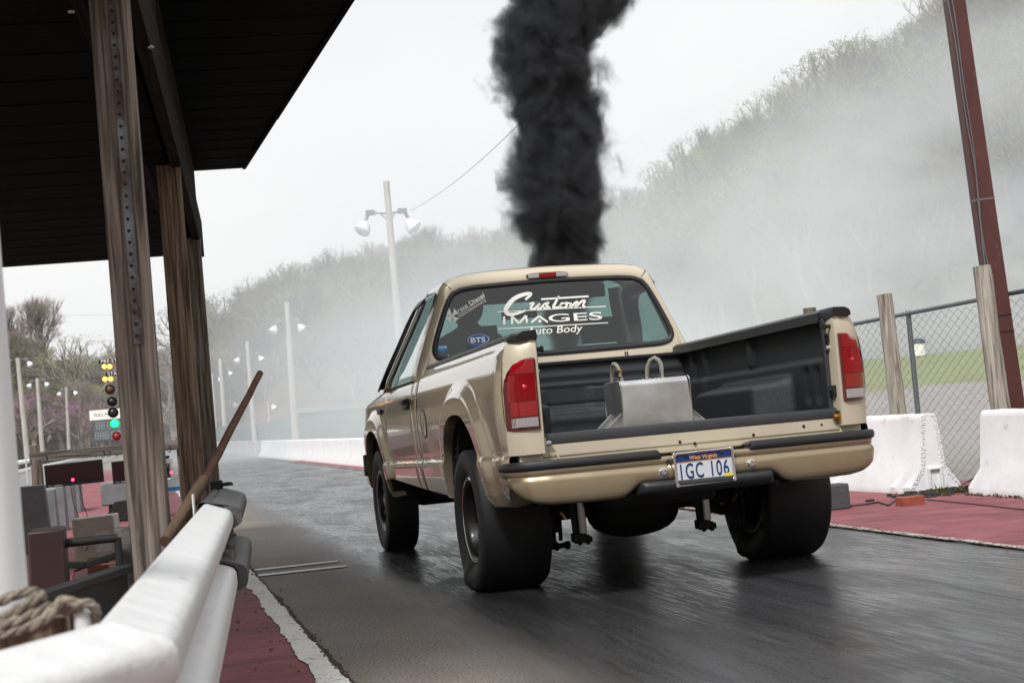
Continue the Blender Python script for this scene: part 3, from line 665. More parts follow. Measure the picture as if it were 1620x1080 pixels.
# plate
PX, PY, PZ, PA = -.022, -1.178, .612, math.radians(1.0)
def pl_(u, v, d=0): return (PX+u*math.cos(PA)-v*math.sin(PA), PY-d, PZ+u*math.sin(PA)+v*math.cos(PA))
b = MB(); b.prism([(-.152, -.076), (.152, -.076), (.152, .076), (-.152, .076)], lambda u, v: pl_(u, v, -.012), lambda u, v: pl_(u, v, 0)); plate = tp(b, 'licence_plate', M['plate'], parent=truck, smooth=False)
b = MB(); b.add([pl_(*p, .0012) for p in ((-.148, .036), (.148, .036), (.148, .073), (-.148, .073))], [(0, 1, 2, 3)]); tp(b, 'plate_band', M['plate_blue'], parent=plate, fix=False)
def ptext(t, u0, u1, v0, v1, m, nm, bold=0, spacing=1.0, d=.0024):
    vs, fs = text_mesh(t, 1, 0, 0, 1, 'LEFT', spacing, bold); A = np.array(vs); x0, x1, y0, y1 = A[:, 0].min(), A[:, 0].max(), A[:, 1].min(), A[:, 1].max(); b = MB().add([pl_(u0+(x-x0)/(x1-x0)*(u1-u0), v0+(y-y0)/(y1-y0)*(v1-v0), d) for x, y, z in vs], fs); b.xf(sh).build(nm, m, plate, smooth=False, fix=False)
ptext('1GC 106', -.128, .128, -.050, .028, M['plate_blue'], 'plate_number', bold=.010, spacing=1.15)
ptext('West Virginia', -.075, .072, .037, .063, M['plate_gold'], 'plate_state', bold=.025)
ptext('Wild, Wonderful', -.075, .065, -.069, -.055, M['plate_blue'], 'plate_motto', bold=.02)
b = MB(); b.add([pl_(*p, .003) for p in ((.103, -.064), (.143, -.064), (.143, -.041), (.103, -.041))], [(0, 1, 2, 3)]); tp(b, 'plate_sticker', M['plate_yellow'], parent=plate, fix=False)
b = MB(); b.add([pl_(*p, .0018) for p in ((-.148, .033), (.148, .033), (.148, .0355), (-.148, .0355))], [(0, 1, 2, 3)]); b.add([pl_(*p, .0018) for p in ((-.14, -.068), (-.105, -.068), (-.105, -.064), (-.14, -.064))], [(0, 1, 2, 3)]); tp(b, 'plate_line', M['plate_gold'], parent=plate, fix=False)
b = MB()
fr = [(-.160, -.085), (.160, -.085), (.160, .085), (-.160, .085)]; fi = [(-.147, -.070), (.147, -.070), (.147, .073), (-.147, .073)]
b.grid([[pl_(*p, -.01) for p in fr], [pl_(*p, .006) for p in fr], [pl_(*p, .008) for p in [(x*.975, y*.965) for x, y in fr]], [pl_(*p, .007) for p in fi], [pl_(*p, 0) for p in fi]], cv=True)
for u, v in ((-.150, .077), (.150, .077), (-.150, -.077), (.150, -.077)): b.tube([pl_(u, v, 0), pl_(u, v, .011)], .010, 14)
tp(b, 'plate_frame', M['chrome'], parent=plate, bevel=.0015)
b = MB()
for u in (-.095, .095): b.tube([pl_(u, .068, 0), pl_(u, .068, .008)], .009, 12)
tp(b, 'plate_screw', M['rubber'], parent=plate)
ptext('Snap-on', -.03, .04, .0755, .083, M['red_lens'], 'frame_text', bold=.02, d=.0095)

# ---- wheels
def make_wheel(name, x, y, r, w, rimr, s):
    t = empty(name, (x, y, r)); t.parent = truck
    hw = w/2; pr = [(rimr, -hw*.80), (rimr+.02, -hw*.88), (rimr+(r-rimr)*.45, -hw*1.0), (r-.055, -hw*.985), (r-.026, -hw*.965), (r-.010, -hw*.925), (r-.002, -hw*.86), (r, 0), (r-.002, hw*.86), (r-.010, hw*.925), (r-.026, hw*.965), (r-.055, hw*.985), (rimr+(r-rimr)*.45, hw*1.0), (rimr+.02, hw*.88), (rimr, hw*.80)]
    b = MB(); b.lathe(pr, (0, 0, 0), 'X', 96); flat = -r+.004
    def squash(p):
        if p.z < flat+.02: p.z = flat-.004 if p.z < flat else flat-.004+(p.z-flat)*(.024/.02)
        rr = math.hypot(p.y, p.z); k = sm(-r*.45, -r, p.z)
        if rimr+.03 < rr < r-.015 and abs(p.x) > hw*.85: p.x *= 1+.045*k
        if name == 'rear_wheel':   # launch wrinkles low on the sidewall
            a = math.atan2(p.y, -p.z); wv = math.exp(-((a-.25)/.16)**2)-.9*math.exp(-((a-.02)/.10)**2)
            if rimr+.02 < rr < r-.004 and abs(p.x) > hw*.8: p.x += math.copysign(.022*wv, p.x)
        return p
    b.xf(squash); b.build('tyre', M['tyre'], t, ang=60)
    b = MB(); b.lathe([(rimr*.86, -hw*.7), (rimr*.90, -hw*.82), (rimr, -hw*.86), (rimr+.008, -hw*.84), (rimr+.004, -hw*.78)], (0, 0, 0), 'X', 64)
    b.lathe([(rimr+.004, hw*.78), (rimr+.008, hw*.84), (rimr, hw*.86), (rimr*.90, hw*.82), (rimr*.86, hw*.7)], (0, 0, 0), 'X', 64)
    b.lathe([(rimr*.86, -hw*.7), (rimr*.80, -hw*.3), (rimr*.80, hw*.3), (rimr*.86, hw*.7)], (0, 0, 0), 'X', 64)
    b.build('rim', M['rim'], t, ang=50)
    fx = s*hw*.45; b = MB(); b.lathe([(.0, fx+s*.03), (.045, fx+s*.03), (.06, fx+s*.005), (.10, fx), (.11, fx-s*.01), (.11, fx-s*.03)], (0, 0, 0), 'X', 32)
    for k in range(10):
        a = 2*PI*k/10; b.bar((fx-s*.012, .08*math.cos(a), .08*math.sin(a)), (fx+s*.01, rimr*.84*math.cos(a), rimr*.84*math.sin(a)), .045, .022, up=(1, 0, 0))
    b.build('wheel_centre', M['rim'], t, bevel=.004)
    b = MB(); b.lathe([(rimr+.006, s*hw*.845), (rimr-.002, s*hw*.868), (rimr-.010, s*hw*.855)], (0, 0, 0), 'X', 64); b.build('rim_lip', M['chrome'], t)
    b = MB()
    for k in range(8): a = 2*PI*k/8; b.tube([(fx, .075*math.cos(a), .075*math.sin(a)), (fx+s*.02, .075*math.cos(a), .075*math.sin(a))], .009, 6)
    b.build('wheel_nuts', M['steel'], t)
    return t
for s in (-1, 1):
    make_wheel('rear_wheel', s*.815, 0, .392, .40, .235, s); make_wheel('front_wheel', s*.875, 3.44, .382, .245, .225, s)
# ---- rear axle, differential, shocks, ladder bars, brake kit
b = MB(); b.tube([(-.66, 0, .39), (.66, 0, .39)], .05, 14); b.tube([(-.66, 0, .39), (-.60, 0, .39)], .13, 20); b.tube([(.60, 0, .39), (.66, 0, .39)], .13, 20)
rows = []
for k in range(13):
    a = PI*k/12; rr = math.sin(a); rows.append([(-.06-.27*math.cos(a), -.03+.17*rr*math.cos(t), .375+(.165 if math.sin(t) < 0 else .14)*rr**.7*math.sin(t)) for t in np.linspace(0, 2*PI, 24, False)])
b.grid(rows, cv=True); axle = b.build('rear_axle', M['dark'], truck, ang=60)
b = MB(); b.box((-.10, -.45, .50), (.60, .55, .16)).box((.05, -.8, .53), (.9, .14, .08)); b.build('spare_carrier', M['dark'], truck, bevel=.03)
for x in (-.50, .20):
    b = MB(); b.bar((x-.04, -.50, .55), (x-.02, -.47, .30), .035, .03); b.box((x-.01, -.48, .275), (.07, .08, .05)); sb = b.build('shock_bracket', M['dark'], truck, bevel=.006)
    b = MB(); b.tube([(x, -.52, .56), (x+.01, -.50, .30)], .022, 16); b.build('shock_body', M['steel'], truck)
    b = MB(); b.tube([(x-.04, -.50, .262), (x+.055, -.50, .262)], .017, 12).tube([(x-.02, -.50, .262), (x-.006, -.50, .262)], .027, 12).tube([(x+.025, -.50, .262), (x+.04, -.50, .262)], .027, 12).tube([(x+.01, -.50, .30), (x+.01, -.50, .262)], .018, 8); b.build('shock_mount', M['dark'], truck)
for s in (-1, 1):
    b = MB(); b.tube([(s*.56, -.16, .50), (s*.56, -.13, .22)], .014, 8).tube([(s*.52, -.16, .50), (s*.52, -.13, .24)], .012, 8).tube([(s*.62, -.14, .205), (s*.47, -.14, .215)], .016, 8).tube([(s*.50, -.14, .21), (s*.475, -.14, .212)], .024, 10).tube([(s*.56, -.14, .21), (s*.54, -.14, .212)], .026, 10)
    b.box((s*.57, -.12, .46), (.10, .02, .10)).box((s*.53, -.1, .40), (.05, .14, .03)); b.build('traction_link', M['dark'], truck, bevel=.004)
    b = MB(); b.tube([(s*.52, -.17, .40), (s*.49, -.17, .36)], .010, 8); b.build('brass_fitting', M['brass'], truck)
    b = MB(); b.bar((s*.50, 0, .30), (s*.36, 1.6, .44), .05, .05); b.build('ladder_bar', M['dark'], truck)
b = MB(); b.box((-.50, 2.3, .50), (.4, .9, .16)).box((.2, 1.6, .46), (.25, .9, .18)).tube([(0, .2, .40), (0, 2.4, .55)], .045, 12).box((0, 3.40, .38), (1.4, .14, .12)).tube([(-.62, 3.44, .38), (-.9, 3.44, .38)], .06, 12).tube([(.62, 3.44, .38), (.9, 3.44, .38)], .06, 12)
b.build('driveline', M['dark'], truck, bevel=.02)
# hood stack the smoke comes from
b = MB(); b.tube([(.50, 3.35, 1.15), (.50, 3.35, 1.42)], .065, 20, cap=False).tube([(.50, 3.35, 1.15), (.50, 3.35, 1.42)], .058, 20, cap=False); b.build('hood_stack', M['steel'], truck)

# ---- aluminium tank in the bed (its own thing)
tank = empty('fuel_cell', (.05, -.62, .80), 'bare aluminium tank with a grey hose loop on top sitting in the bed', 'tank')
def tk(mb, n, m, **k): mb.xf(lambda p: sh(p)-Vector((.05, -.62, .80))); return mb.build(n, m, tank, **k)
TXa, TXb, TYa, TYb, TZa, TZb = -.275, .10, -.70, -.39, .842, 1.088
def tx_(x, y): return TXa+(x+.10)*.862, y-.09
def rrect(y0, y1, z0, z1, r, n=6):
    o = []
    for cy, cz, a0 in ((y1-r, z1-r, 0), (y0+r, z1-r, PI/2)):
        for k in range(n+1): a = a0+PI/2*k/n; o.append((cy+r*math.cos(a), cz+r*math.sin(a)))
    return o+[(y0, z0), (y1, z0)]
b = MB(); P = rrect(TYa, TYb, TZa, TZb, .030); b.prism(P, lambda u, v: (TXa+(.012*(1-(v-TZa)/.23)), u, v), lambda u, v: (TXb+(.016*(1-(v-TZa)/.23)), u, v)); tk(b, 'tank_body', M['alu'], ang=40)
for x in (TXa+.006, TXb+.008):
    b = MB(); b.tube([(x+(.004 if x > 0 else 0), u, v) for u, v in P], .0035, 6, closed=True); tk(b, 'weld_bead', M['chrome'])
for s, xx in ((-1, TXa+.010), (1, TXb+.012)):
    for yy in (-.65, -.46):
        b = MB(); b.prism([(0, 0), (.085, 0), (0, .075)], lambda u, v: (xx+s*u, yy-.002, TZa+v), lambda u, v: (xx+s*u, yy+.002, TZa+v)); b.bar((xx+s*.085, yy, TZa+.002), (xx, yy, TZa+.076), .03, .004, up=(0, 0, 1)); b.box((xx+s*.045, yy, TZa+.002), (.09, .04, .004)); tk(b, 'foot_bracket', M['alu'], smooth=False)
def fitting(x, y, tilt_=0):
    x, y = tx_(x, y)
    b = MB(); b.tube([(x, y, TZb), (x, y, TZb+.018)], .016, 6).tube([(x, y, TZb+.018), (x+tilt_*.3, y, TZb+.045)], .0105, 10).tube([(x+tilt_*.3, y, TZb+.03), (x+tilt_*.4, y, TZb+.042)], .014, 6); tk(b, 'hose_fitting', M['chrome'], smooth=False)
fitting(-.045, -.50, -.02); fitting(.235, -.46); fitting(.155, -.40)
b = MB(); b.tube([(*tx_(-.05, -.50), TZb+.045), (*tx_(-.056, -.50), TZb+.062)], .0125, 10); tk(b, 'hose_collar', M['brass'])
b = MB(); b.tube([(*tx_(x, y), TZb+z) for x, y, z in ((-.055, -.50, .055), (-.062, -.495, .078), (-.070, -.48, .095), (-.074, -.455, .098), (-.074, -.43, .085), (-.072, -.40, .03), (-.072, -.36, -.10), (-.08, -.30, -.235))], .0105, 10); tk(b, 'hose', M['hose'])
b = MB(); pts = [(*tx_(x, y), TZb+z) for x, y, z in ((.235, -.46, .045), (.233, -.46, .075), (.222, -.455, .10), (.200, -.445, .115), (.178, -.43, .105), (.162, -.41, .07), (.155, -.40, .02))]; b.tube(pts, .0115, 10); tk(b, 'hose', M['hose'])
b = MB()
for x in (.10, .12, .145, .18, .20): b.tube([(*tx_(x, -.48), TZb), (*tx_(x, -.48), TZb+.008)], .006, 8)
tk(b, 'top_bolts', M['chrome'])

# ---- the driver, seen dark through the rear glass
def skin_figure(name, joints, bones, mat_, parent, root=0, sub=2):
    me = bpy.data.meshes.new(name); me.from_pydata([j[0] for j in joints], bones, []); o = bpy.data.objects.new(name, me); COL.objects.link(o); o.parent = parent
    sk = o.modifiers.new('skin', 'SKIN'); sk.use_smooth_shade = True; L = me.skin_vertices[0].data
    for i, j in enumerate(joints):
        r = j[1]; L[i].radius = r if isinstance(r, tuple) else (r, r)
    L[root].use_root = True
    s = o.modifiers.new('sub', 'SUBSURF'); s.levels = s.render_levels = sub; me.materials.append(mat_); return o
driver = empty('person', (-.47, 2.1, .845), 'person in a dark hooded top driving, seen from behind through the rear window', 'person')
J = [((0, -.02, .22), (.17, .12)), ((0, -.05, .40), (.16, .11)), ((0, -.04, .58), (.19, .11)), ((0, -.02, .68), (.10, .08)), ((0, 0, .745), (.062, .062)), ((0, .02, .80), (.085, .10)), ((0, .02, .90), (.092, .11)), ((0, .015, .96), (.06, .07)),
     ((-.20, -.03, .62), .068), ((-.25, .14, .42), .05), ((-.14, .42, .48), .038), ((-.13, .48, .50), .036), ((.20, -.03, .62), .068), ((.26, .14, .42), .05), ((.14, .42, .48), .038), ((.13, .48, .50), .036),
     ((-.12, .05, .20), .10), ((-.14, .45, .22), .078), ((-.13, .62, -.12), .05), ((-.13, .74, -.14), .04), ((.12, .05, .20), .10), ((.14, .45, .22), .078), ((.13, .62, -.12), .05), ((.13, .74, -.14), .04)]
Bn = [(0, 1), (1, 2), (2, 3), (3, 4), (4, 5), (5, 6), (6, 7), (3, 8), (8, 9), (9, 10), (10, 11), (3, 12), (12, 13), (13, 14), (14, 15), (0, 16), (16, 17), (17, 18), (18, 19), (0, 20), (20, 21), (21, 22), (22, 23)]
skin_figure('driver_body', J, Bn, M['interior'], driver)
hb = MB(); rows = []
for k in range(15):
    a = PI*k/14; rows.append([(.118*math.sin(a)*math.cos(t), .01+.13*math.sin(a)*math.sin(t), .875+.135*math.cos(a)) for t in np.linspace(0, 2*PI, 28, False)])
hb.grid(rows, cv=True); hb.build('helmet', M['interior'], driver, ang=60)
# ================================================================== STARTING LINE STRUCTURES (left)
SD = Vector((.0663, .9978, 0)); SR = Vector((.9978, -.0663, 0)); C0 = Vector((CAM.x, CAM.y, 0))
def st_(s, lat, z): return C0+SD*s+SR*lat+Vector((0, 0, z))
SROT = -math.atan2(SD.x, SD.y)
def orient(o, c):
    """give a mesh built in structure coordinates its place; local axes follow the structure"""
    o.location = c; o.rotation_euler = (0, 0, SROT); return o
def local_box(name, m, c, size, parent, bevel=.004):
    b = MB(); b.box((0, 0, 0), size); o = b.build(name, m, parent, bevel=bevel); return orient(o, c)

shelter = empty('timber_shelter', st_(9, .1, 0), 'dark timber starting line shelter on square posts beside the white guardrail', 'shelter')
inv = Matrix.Translation(-shelter.location)
def into(o, root): o.location = Vector(o.location)-root.location; return o
posts = []
for (pxb, pyb, D_, wd, mm) in ((0, 0, 5.82, .142, 'wood'), (0, 0, 9.72, .142, 'wood_brown'), (0, 0, 13.75, .142, 'wood')):
    posts.append((D_, wd, mm))
def ground_lat(px, py, Y):    # lateral offset in structure frame of the pixel column at depth Y
    P = at(px, py, Y=Y); return (P-C0).dot(SR), (P-C0).dot(SD), P
for k, (px, py, Y, wd, mm) in enumerate(((239, 850, -2.95, .137, 'wood'), (304, 740, 1.0, .138, 'wood_brown'), (331, 740, 4.6, .15, 'wood'))):
    lat, s_, P = ground_lat(px, py, Y)
    top = 2.62
    b = MB(); b.box((0, 0, (top)/2), (wd, wd, top)); o = b.build('post', M[mm], shelter, bevel=.006); orient(o, Vector((P.x, P.y, 0))); 
    if k == 0:
        pass
        sb = MB(); sb.box((.012, -wd/2-.003, 2.0), (.030, .004, 1.36)); sb.box((.026, -wd/2-.008, 2.0), (.004, .014, 1.36)); st = sb.build('metal_strap', M['strap'], o, bevel=.001)
        hb = MB()
        for j in range(33):
            hb.tube([(.010, -wd/2-.004, 1.35+j*.041), (.010, -wd/2-.0065, 1.35+j*.041)], .0065, 8)
        hb.build('strap_holes', M['interior'], o)
        # lower stain bracket
    into(o, shelter)
lt1 = ground_lat(327, 406, 5.83)
# beam: lower boards 2.6 -> 3.4 high
b = MB(); zb, zt = 2.60, 3.42; s0, s1 = 4.3, lt1[1]
P1 = lt1[0]
b.box((P1-.05, (s0+s1)/2, 2.76), (.06, s1-s0, .32)); b.box((P1-.075, (s0+s1)/2-.02, 3.16), (.05, s1-s0-.04, .50)); b.box((P1-.24, (s0+s1)/2, 2.76), (.05, s1-s0, .30))
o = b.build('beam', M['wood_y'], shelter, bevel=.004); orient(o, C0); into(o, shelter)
# inner soffit, boards across
b = MB(); s_end = ground_lat(165, 415, 5.77)[1]
nb = 62; S0 = 4.3; bw = (s_end-S0)/nb
for i in range(nb):
    y = S0+bw*(i+.5); b.box((P1-.10-2.15, y, 2.625+.0012*((i*7) % 3)), (4.3, bw-.0015, .02))
b.box((P1-.10-2.15, (s_end+S0)/2, 3.1), (4.3, s_end-S0, .85))
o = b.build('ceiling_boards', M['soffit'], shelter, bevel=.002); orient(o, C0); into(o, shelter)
# outer eave: tapering overhang at the beam's top
ea = at(388, 265, Z=3.4); eb = at(557, 0, Z=3.4); ed = (eb-ea); eb2 = ea+ed*1.12
ia = at(318, 268, Z=3.4); 
def eave(t, u): # t 0 far ..1 near ; u 0 inner ..1 outer
    o_ = ea+(eb2-ea)*t; i_ = st_(0, P1-.10, 3.4)+SD*((o_-C0).dot(SD)); i_.z = 3.4
    return i_+(o_-i_)*u
b = MB(); n = 44
for i in range(n):
    t0, t1 = i/n, (i+.993)/n; dz = .0012*((i*5) % 3)
    q = [eave(t0, 0), eave(t0, 1), eave(t1, 1), eave(t1, 0)]
    q = [p+Vector((0, 0, dz)) for p in q]; b.add(q+[p+Vector((0, 0, .03)) for p in q], [(0, 1, 2, 3), (7, 6, 5, 4), (0, 4, 5, 1), (1, 5, 6, 2), (2, 6, 7, 3), (3, 7, 4, 0)])
q = [eave(0, 0), eave(0, .995), eave(1, .995), eave(1, 0)]; q = [p+Vector((0, 0, .04)) for p in q]; b.add(q+[p+Vector((0, 0, .05)) for p in q], [(0, 1, 2, 3), (7, 6, 5, 4), (0, 4, 5, 1), (1, 5, 6, 2), (2, 6, 7, 3), (3, 7, 4, 0)])
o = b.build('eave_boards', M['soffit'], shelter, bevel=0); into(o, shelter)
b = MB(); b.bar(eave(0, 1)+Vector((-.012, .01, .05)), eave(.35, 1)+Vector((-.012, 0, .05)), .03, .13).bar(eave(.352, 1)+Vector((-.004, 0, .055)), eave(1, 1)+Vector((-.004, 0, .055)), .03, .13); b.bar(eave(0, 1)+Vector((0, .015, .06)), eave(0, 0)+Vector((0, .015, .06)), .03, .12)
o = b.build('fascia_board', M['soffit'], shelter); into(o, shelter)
for p, zz_ in (((113, 21), 2.615), ((239, 77), 2.615)):
    q = at(*p, Z=zz_-.03) ; b = MB(); b.lathe([(0, 0), (.011, .001), (.013, .006), (.006, .01), (.0, .015)], q, 'Z', 14); into(b.build('ceiling_knob', M['steel'], shelter), shelter)

# ---- white W-beam guardrail that turns the corner in front of the camera
WP = [(.745, -.006), (.758, -.002), (.761, .006), (.757, .014), (.755, .0185), (.7405, .052), (.738, .058), (.730, .068), (.720, .0725), (.7125, .0735), (.6955, .074), (.688, .073), (.680, .070), (.674, .062), (.670, .056), (.642, .016), (.638, .010), (.628, .004), (.590, .004), (.580, .010), (.577, .017), (.565, .049), (.562, .056), (.555, .067), (.545, .073), (.537, .0745), (.513, .0755), (.505, .075), (.490, .071), (.482, .060), (.462, .012), (.455, .004), (.450, -.003), (.456, -.006)]
def sweep(mb, path, prof, thick=.004, jit=0, split=None):
    rows = []
    n = len(path)
    for i, p in enumerate(path):
        a = path[max(0, i-1)]; c = path[min(n-1, i+1)]; t = (c-a).normalized(); nrm = Vector((t.y, -t.x, 0))
        if 0 < i < n-1:
            t1 = (p-a).normalized(); t2 = (c-p).normalized(); k = 1/max(.5, math.sqrt((1+t1.dot(t2))/2))
        else: k = 1
        rows.append([p+nrm*(o_*k+random.uniform(-jit, jit))+Vector((0, 0, z)) for z, o_ in prof]+[p+nrm*((o_-thick)*k)+Vector((0, 0, z)) for z, o_ in prof[::-1]])
    if split: mb.grid(rows[:split+1], cv=True); mb.grid(rows[split:], cv=True)
    else: mb.grid(rows, cv=True)
    mb.add(rows[0], [tuple(range(len(rows[0])))]); mb.add(rows[-1], [tuple(range(len(rows[-1])))[::-1]]); return mb
LB = -.216
RDV = Vector((math.sin(.0762), math.cos(.0762), 0)); RRV = Vector((math.cos(.0762), -math.sin(.0762), 0))
def rt_(s, lat, z): return C0+RDV*s+RRV*lat+Vector((0, 0, z))
WP = [(z, n*1.18) for z, n in WP]
corner = rt_(2.04, LB, 0); LEG = -(RRV*.104+RDV*.20).normalized()
path = [corner+LEG*x for x in (3.0, 2.4, 1.8, 1.2, .6, .2, .03)]+[corner+RDV*.004]
path += [rt_(s, LB, 0) for s in np.linspace(2.09, 5.38, 30)]
def dents(p): return p
rail = empty('guardrail', corner, 'white painted W-beam guardrail bending round the corner at the photo\'s bottom left', 'guardrail')
b = MB(); sweep(b, path, WP, jit=.0006, split=7); o = b.build('rail', M['white_paint'], rail, ang=50, fix=False); into(o, rail)
b = MB()
for s in (3.0, 4.9): b.box(tuple(rt_(s, LB-.06, .29)), (.08, .10, .58), SROT)
into(b.build('rail_post', M['wood'], rail, bevel=.01), rail)
b = MB()
for s in (2.35, 2.9, 4.9): b.tube([rt_(s, LB, .61), rt_(s, LB+.016, .61)], .016, 10)
into(b.build('splice_bolt', M['white_paint'], rail), rail)
b = MB(); b.box(tuple(rt_(5.2, LB-.03, .765)), (.004, .12, .07), SROT); into(b.build('end_tab', M['white_paint'], rail), rail)
# dark unpainted section beyond it
dk = empty('dark_guardrail', rt_(5.6, LB, 0), 'charcoal rubber covered end section just past the white guardrail', 'guardrail')
path2 = [rt_(s, LB+.015, 0) for s in np.linspace(5.34, 6.65, 10)]
WP2 = [(z*1.0+.006, o_*1.15) for z, o_ in WP]
up_ = [p for p in WP2 if p[0] > .625]; lo_ = [p for p in WP2 if p[0] < .60]
b = MB(); sweep(b, path2, [(up_[0][0], up_[0][1])]+up_[1:], .03); into(b.build('upper_buffer', M['black_rubber'], dk, ang=50), dk)
path3 = [rt_(s, LB+.02, 0) for s in np.linspace(5.20, 6.55, 10)]
b = MB(); sweep(b, path3, lo_, .03); into(b.build('lower_buffer', M['black_rubber'], dk, ang=50), dk)
for s, z in ((6.70, .775), (6.58, .575)):
    b = MB(); b.lathe([(0, .016), (.018, .014), (.024, 0)], rt_(s-.1, LB+.045, z), 'Z', 12); into(b.build('buffer_bolt', M['dark'], dk), dk)
b = MB(); b.box(tuple(rt_(6.62, LB+.0, .70)), (.05, .05, .20), SROT); into(b.build('end_bracket', M['dark'], dk, bevel=.005), dk)

# ---- wooden handle and stub leaning over the rail
a = at(412, 590, Y=-2.45); c = at(318, 770, Y=-2.95); d_ = (c-a); e = a+d_*1.45
b = MB(); n = 14; b.tube([a+(e-a)*(i/n)+Vector((random.uniform(-.0015, .0015), 0, random.uniform(-.0015, .0015))) for i in range(n+1)], [.0125+.006*i/n for i in range(n+1)], 12); o = b.build('rusty_pole', M['rust'], None)
tag(o, 'long rusty brown pole leaning up and right over the end of the guardrail', 'pole')
a = at(322, 758, Y=-3.1); c = at(283, 822, Y=-3.35); e = a+(c-a)*1.5
b = MB(); b.tube([a+(e-a)*(i/8) for i in range(9)], [.018]+[.020]*8, 14); b.tube([a-(c-a).normalized()*.004, a], [.012, .018], 14)
o = b.build('wooden_stub', mat('stub_wood', (.10, .062, .034), .8, var=.35, vscale=16, stretch=(1, .3, .3), bump=.3), None); tag(o, 'short thick round wooden stub in front of the long rusty pole', 'stake')

# ---- rope, white pipe, peg, block
b = MB(); pc = at(-4, 700, Y=-6.25); b.tube([(pc.x-.033, -6.25, .0), (pc.x-.043, -6.25, 1.6)], .066, 32)
o = b.build('white_pipe', mat('white_pipe', (.80, .82, .83), .35), None); tag(o, 'thick white upright pipe at the photo\'s left edge behind the rope', 'pipe')
b = MB(); P_ = at(60, 985, Y=-6.42)
b.box((P_.x-.11, -6.40, .72), (.30, .09, .06), .02); o = b.build('timber_block', M['wood_brown'], None, bevel=.004); tag(o, 'brown timber block under the rope on the guardrail corner', 'timber block')
b = MB(); q = at(130, 975, Y=-6.47); b.tube([(q.x, q.y, .68), (q.x, q.y, q.z+.005)], [.0125, .0115], 16); b.tube([(q.x, q.y, q.z+.005), (q.x, q.y, q.z+.012)], [.0115, .006], 16); o = b.build('white_peg', M['white_paint'], None); tag(o, 'short white peg holding the loose end of the rope', 'peg')
def twisted(mb, pts, r, turns=60, strands=3):
    P = [Vector(p) for p in pts]; c = []
    PP = [P[0]*2-P[1]]+P+[P[-1]*2-P[-2]]
    for i in range(1, len(PP)-2):
        for t in np.linspace(0, 1, 14, False):
            c.append(.5*((2*PP[i])+(PP[i+1]-PP[i-1])*t+(2*PP[i-1]-5*PP[i]+4*PP[i+1]-PP[i+2])*t*t+(3*PP[i]-PP[i-1]-3*PP[i+1]+PP[i+2])*t**3))
    L = 0; S = []
    for k in range(strands):
        L = 0; q = []
        for i, p in enumerate(c):
            t = (c[min(i+1, len(c)-1)]-c[max(i-1, 0)]).normalized(); u = t.cross(Vector((0, 0, 1))).normalized(); v = u.cross(t)
            if i: L += (c[i]-c[i-1]).length
            a = L/(r*5.5)*2*PI/1.6+2*PI*k/strands; q.append(p+u*math.cos(a)*r*.48+v*math.sin(a)*r*.48)
        mb.tube(q, r*.60, 7)
    return mb
RY = -6.47
def rp(L): return [at(x, y, Y=RY+dy) for x, y, dy in L]
b = MB()
twisted(b, rp([(-60, 960, 0), (0, 950, 0), (30, 938, 0), (55, 936, .02), (62, 945, .04), (40, 965, .03), (0, 978, .0), (-60, 990, 0)]), .0075)
twisted(b, rp([(-60, 985, .0), (0, 978, -.01), (25, 965, -.02), (48, 950, -.02), (64, 942, -.01), (60, 952, .02), (20, 975, .02), (-50, 1000, .02)]), .0075)
twisted(b, rp([(-60, 1012, 0), (0, 990, -.02), (40, 975, -.02), (70, 960, -.01), (82, 962, .01), (60, 975, .02), (0, 1000, .02), (-60, 1010, .02)]), .0075)
twisted(b, rp([(-60, 1018, -.02), (0, 1003, -.02), (30, 995, -.02), (60, 985, -.03), (80, 968, -.03), (95, 952, -.02), (110, 950, -.02), (125, 960, -.01), (112, 966, .02), (95, 962, .02)]), .0072)
twisted(b, rp([(85, 965, .0), (105, 960, -.01), (125, 955, -.02), (140, 954, -.02), (151, 962, -.015), (153, 974, .0), (150, 984, .01)]), .0068)
o = b.build('rope', M['rope'], None, fix=False); tag(o, 'frayed tan hemp rope coiled over the guardrail corner', 'rope')

# ---- bottle on the ledge between the first two posts
bp_ = at(272, 800, Y=-2.6); bz = bp_.z-.06
b = MB(); prof = [(.0, 0), (.030, 0), (.033, .006)]
for k in range(9): prof += [(.0335, .012+k*.011), (.0305, .0175+k*.011)]
prof += [(.033, .112), (.033, .165), (.030, .175), (.022, .195), (.013, .212), (.0125, .222)]
b.lathe(prof, (0, 0, 0), 'Z', 24); bottle = b.build('water_bottle', M['plastic'], None, ang=70); bottle.location = (bp_.x, bp_.y, bz); tag(bottle, 'clear ribbed plastic water bottle with blue and white label between the wooden posts', 'bottle')
b = MB(); b.lathe([(.0342, .114), (.0342, .160)], (0, 0, 0), 'Z', 24); b.build('bottle_label', mat('label_white', (.75, .80, .86), .4), bottle)
b = MB(); b.lathe([(.0347, .118), (.0347, .131)], (0, 0, 0), 'Z', 24); b.build('label_stripe', M['sticker_cyan'], bottle)
b = MB(); b.lathe([(.0145, .220), (.0145, .236), (.012, .238), (0, .238)], (0, 0, 0), 'Z', 20); b.build('bottle_cap', M['white'], bottle)
lx = bp_.x; b = MB(); b.box((lx-.02, bp_.y+.05, bz-.025), (.12, .30, .05)); b.box((lx-.02, bp_.y+.05, (bz-.05)/2), (.08, .10, bz-.05)); o = b.build('timber_ledge', M['wood_y'], None, bevel=.005); tag(o, 'timber ledge behind the guardrail carrying the water bottle', 'ledge')

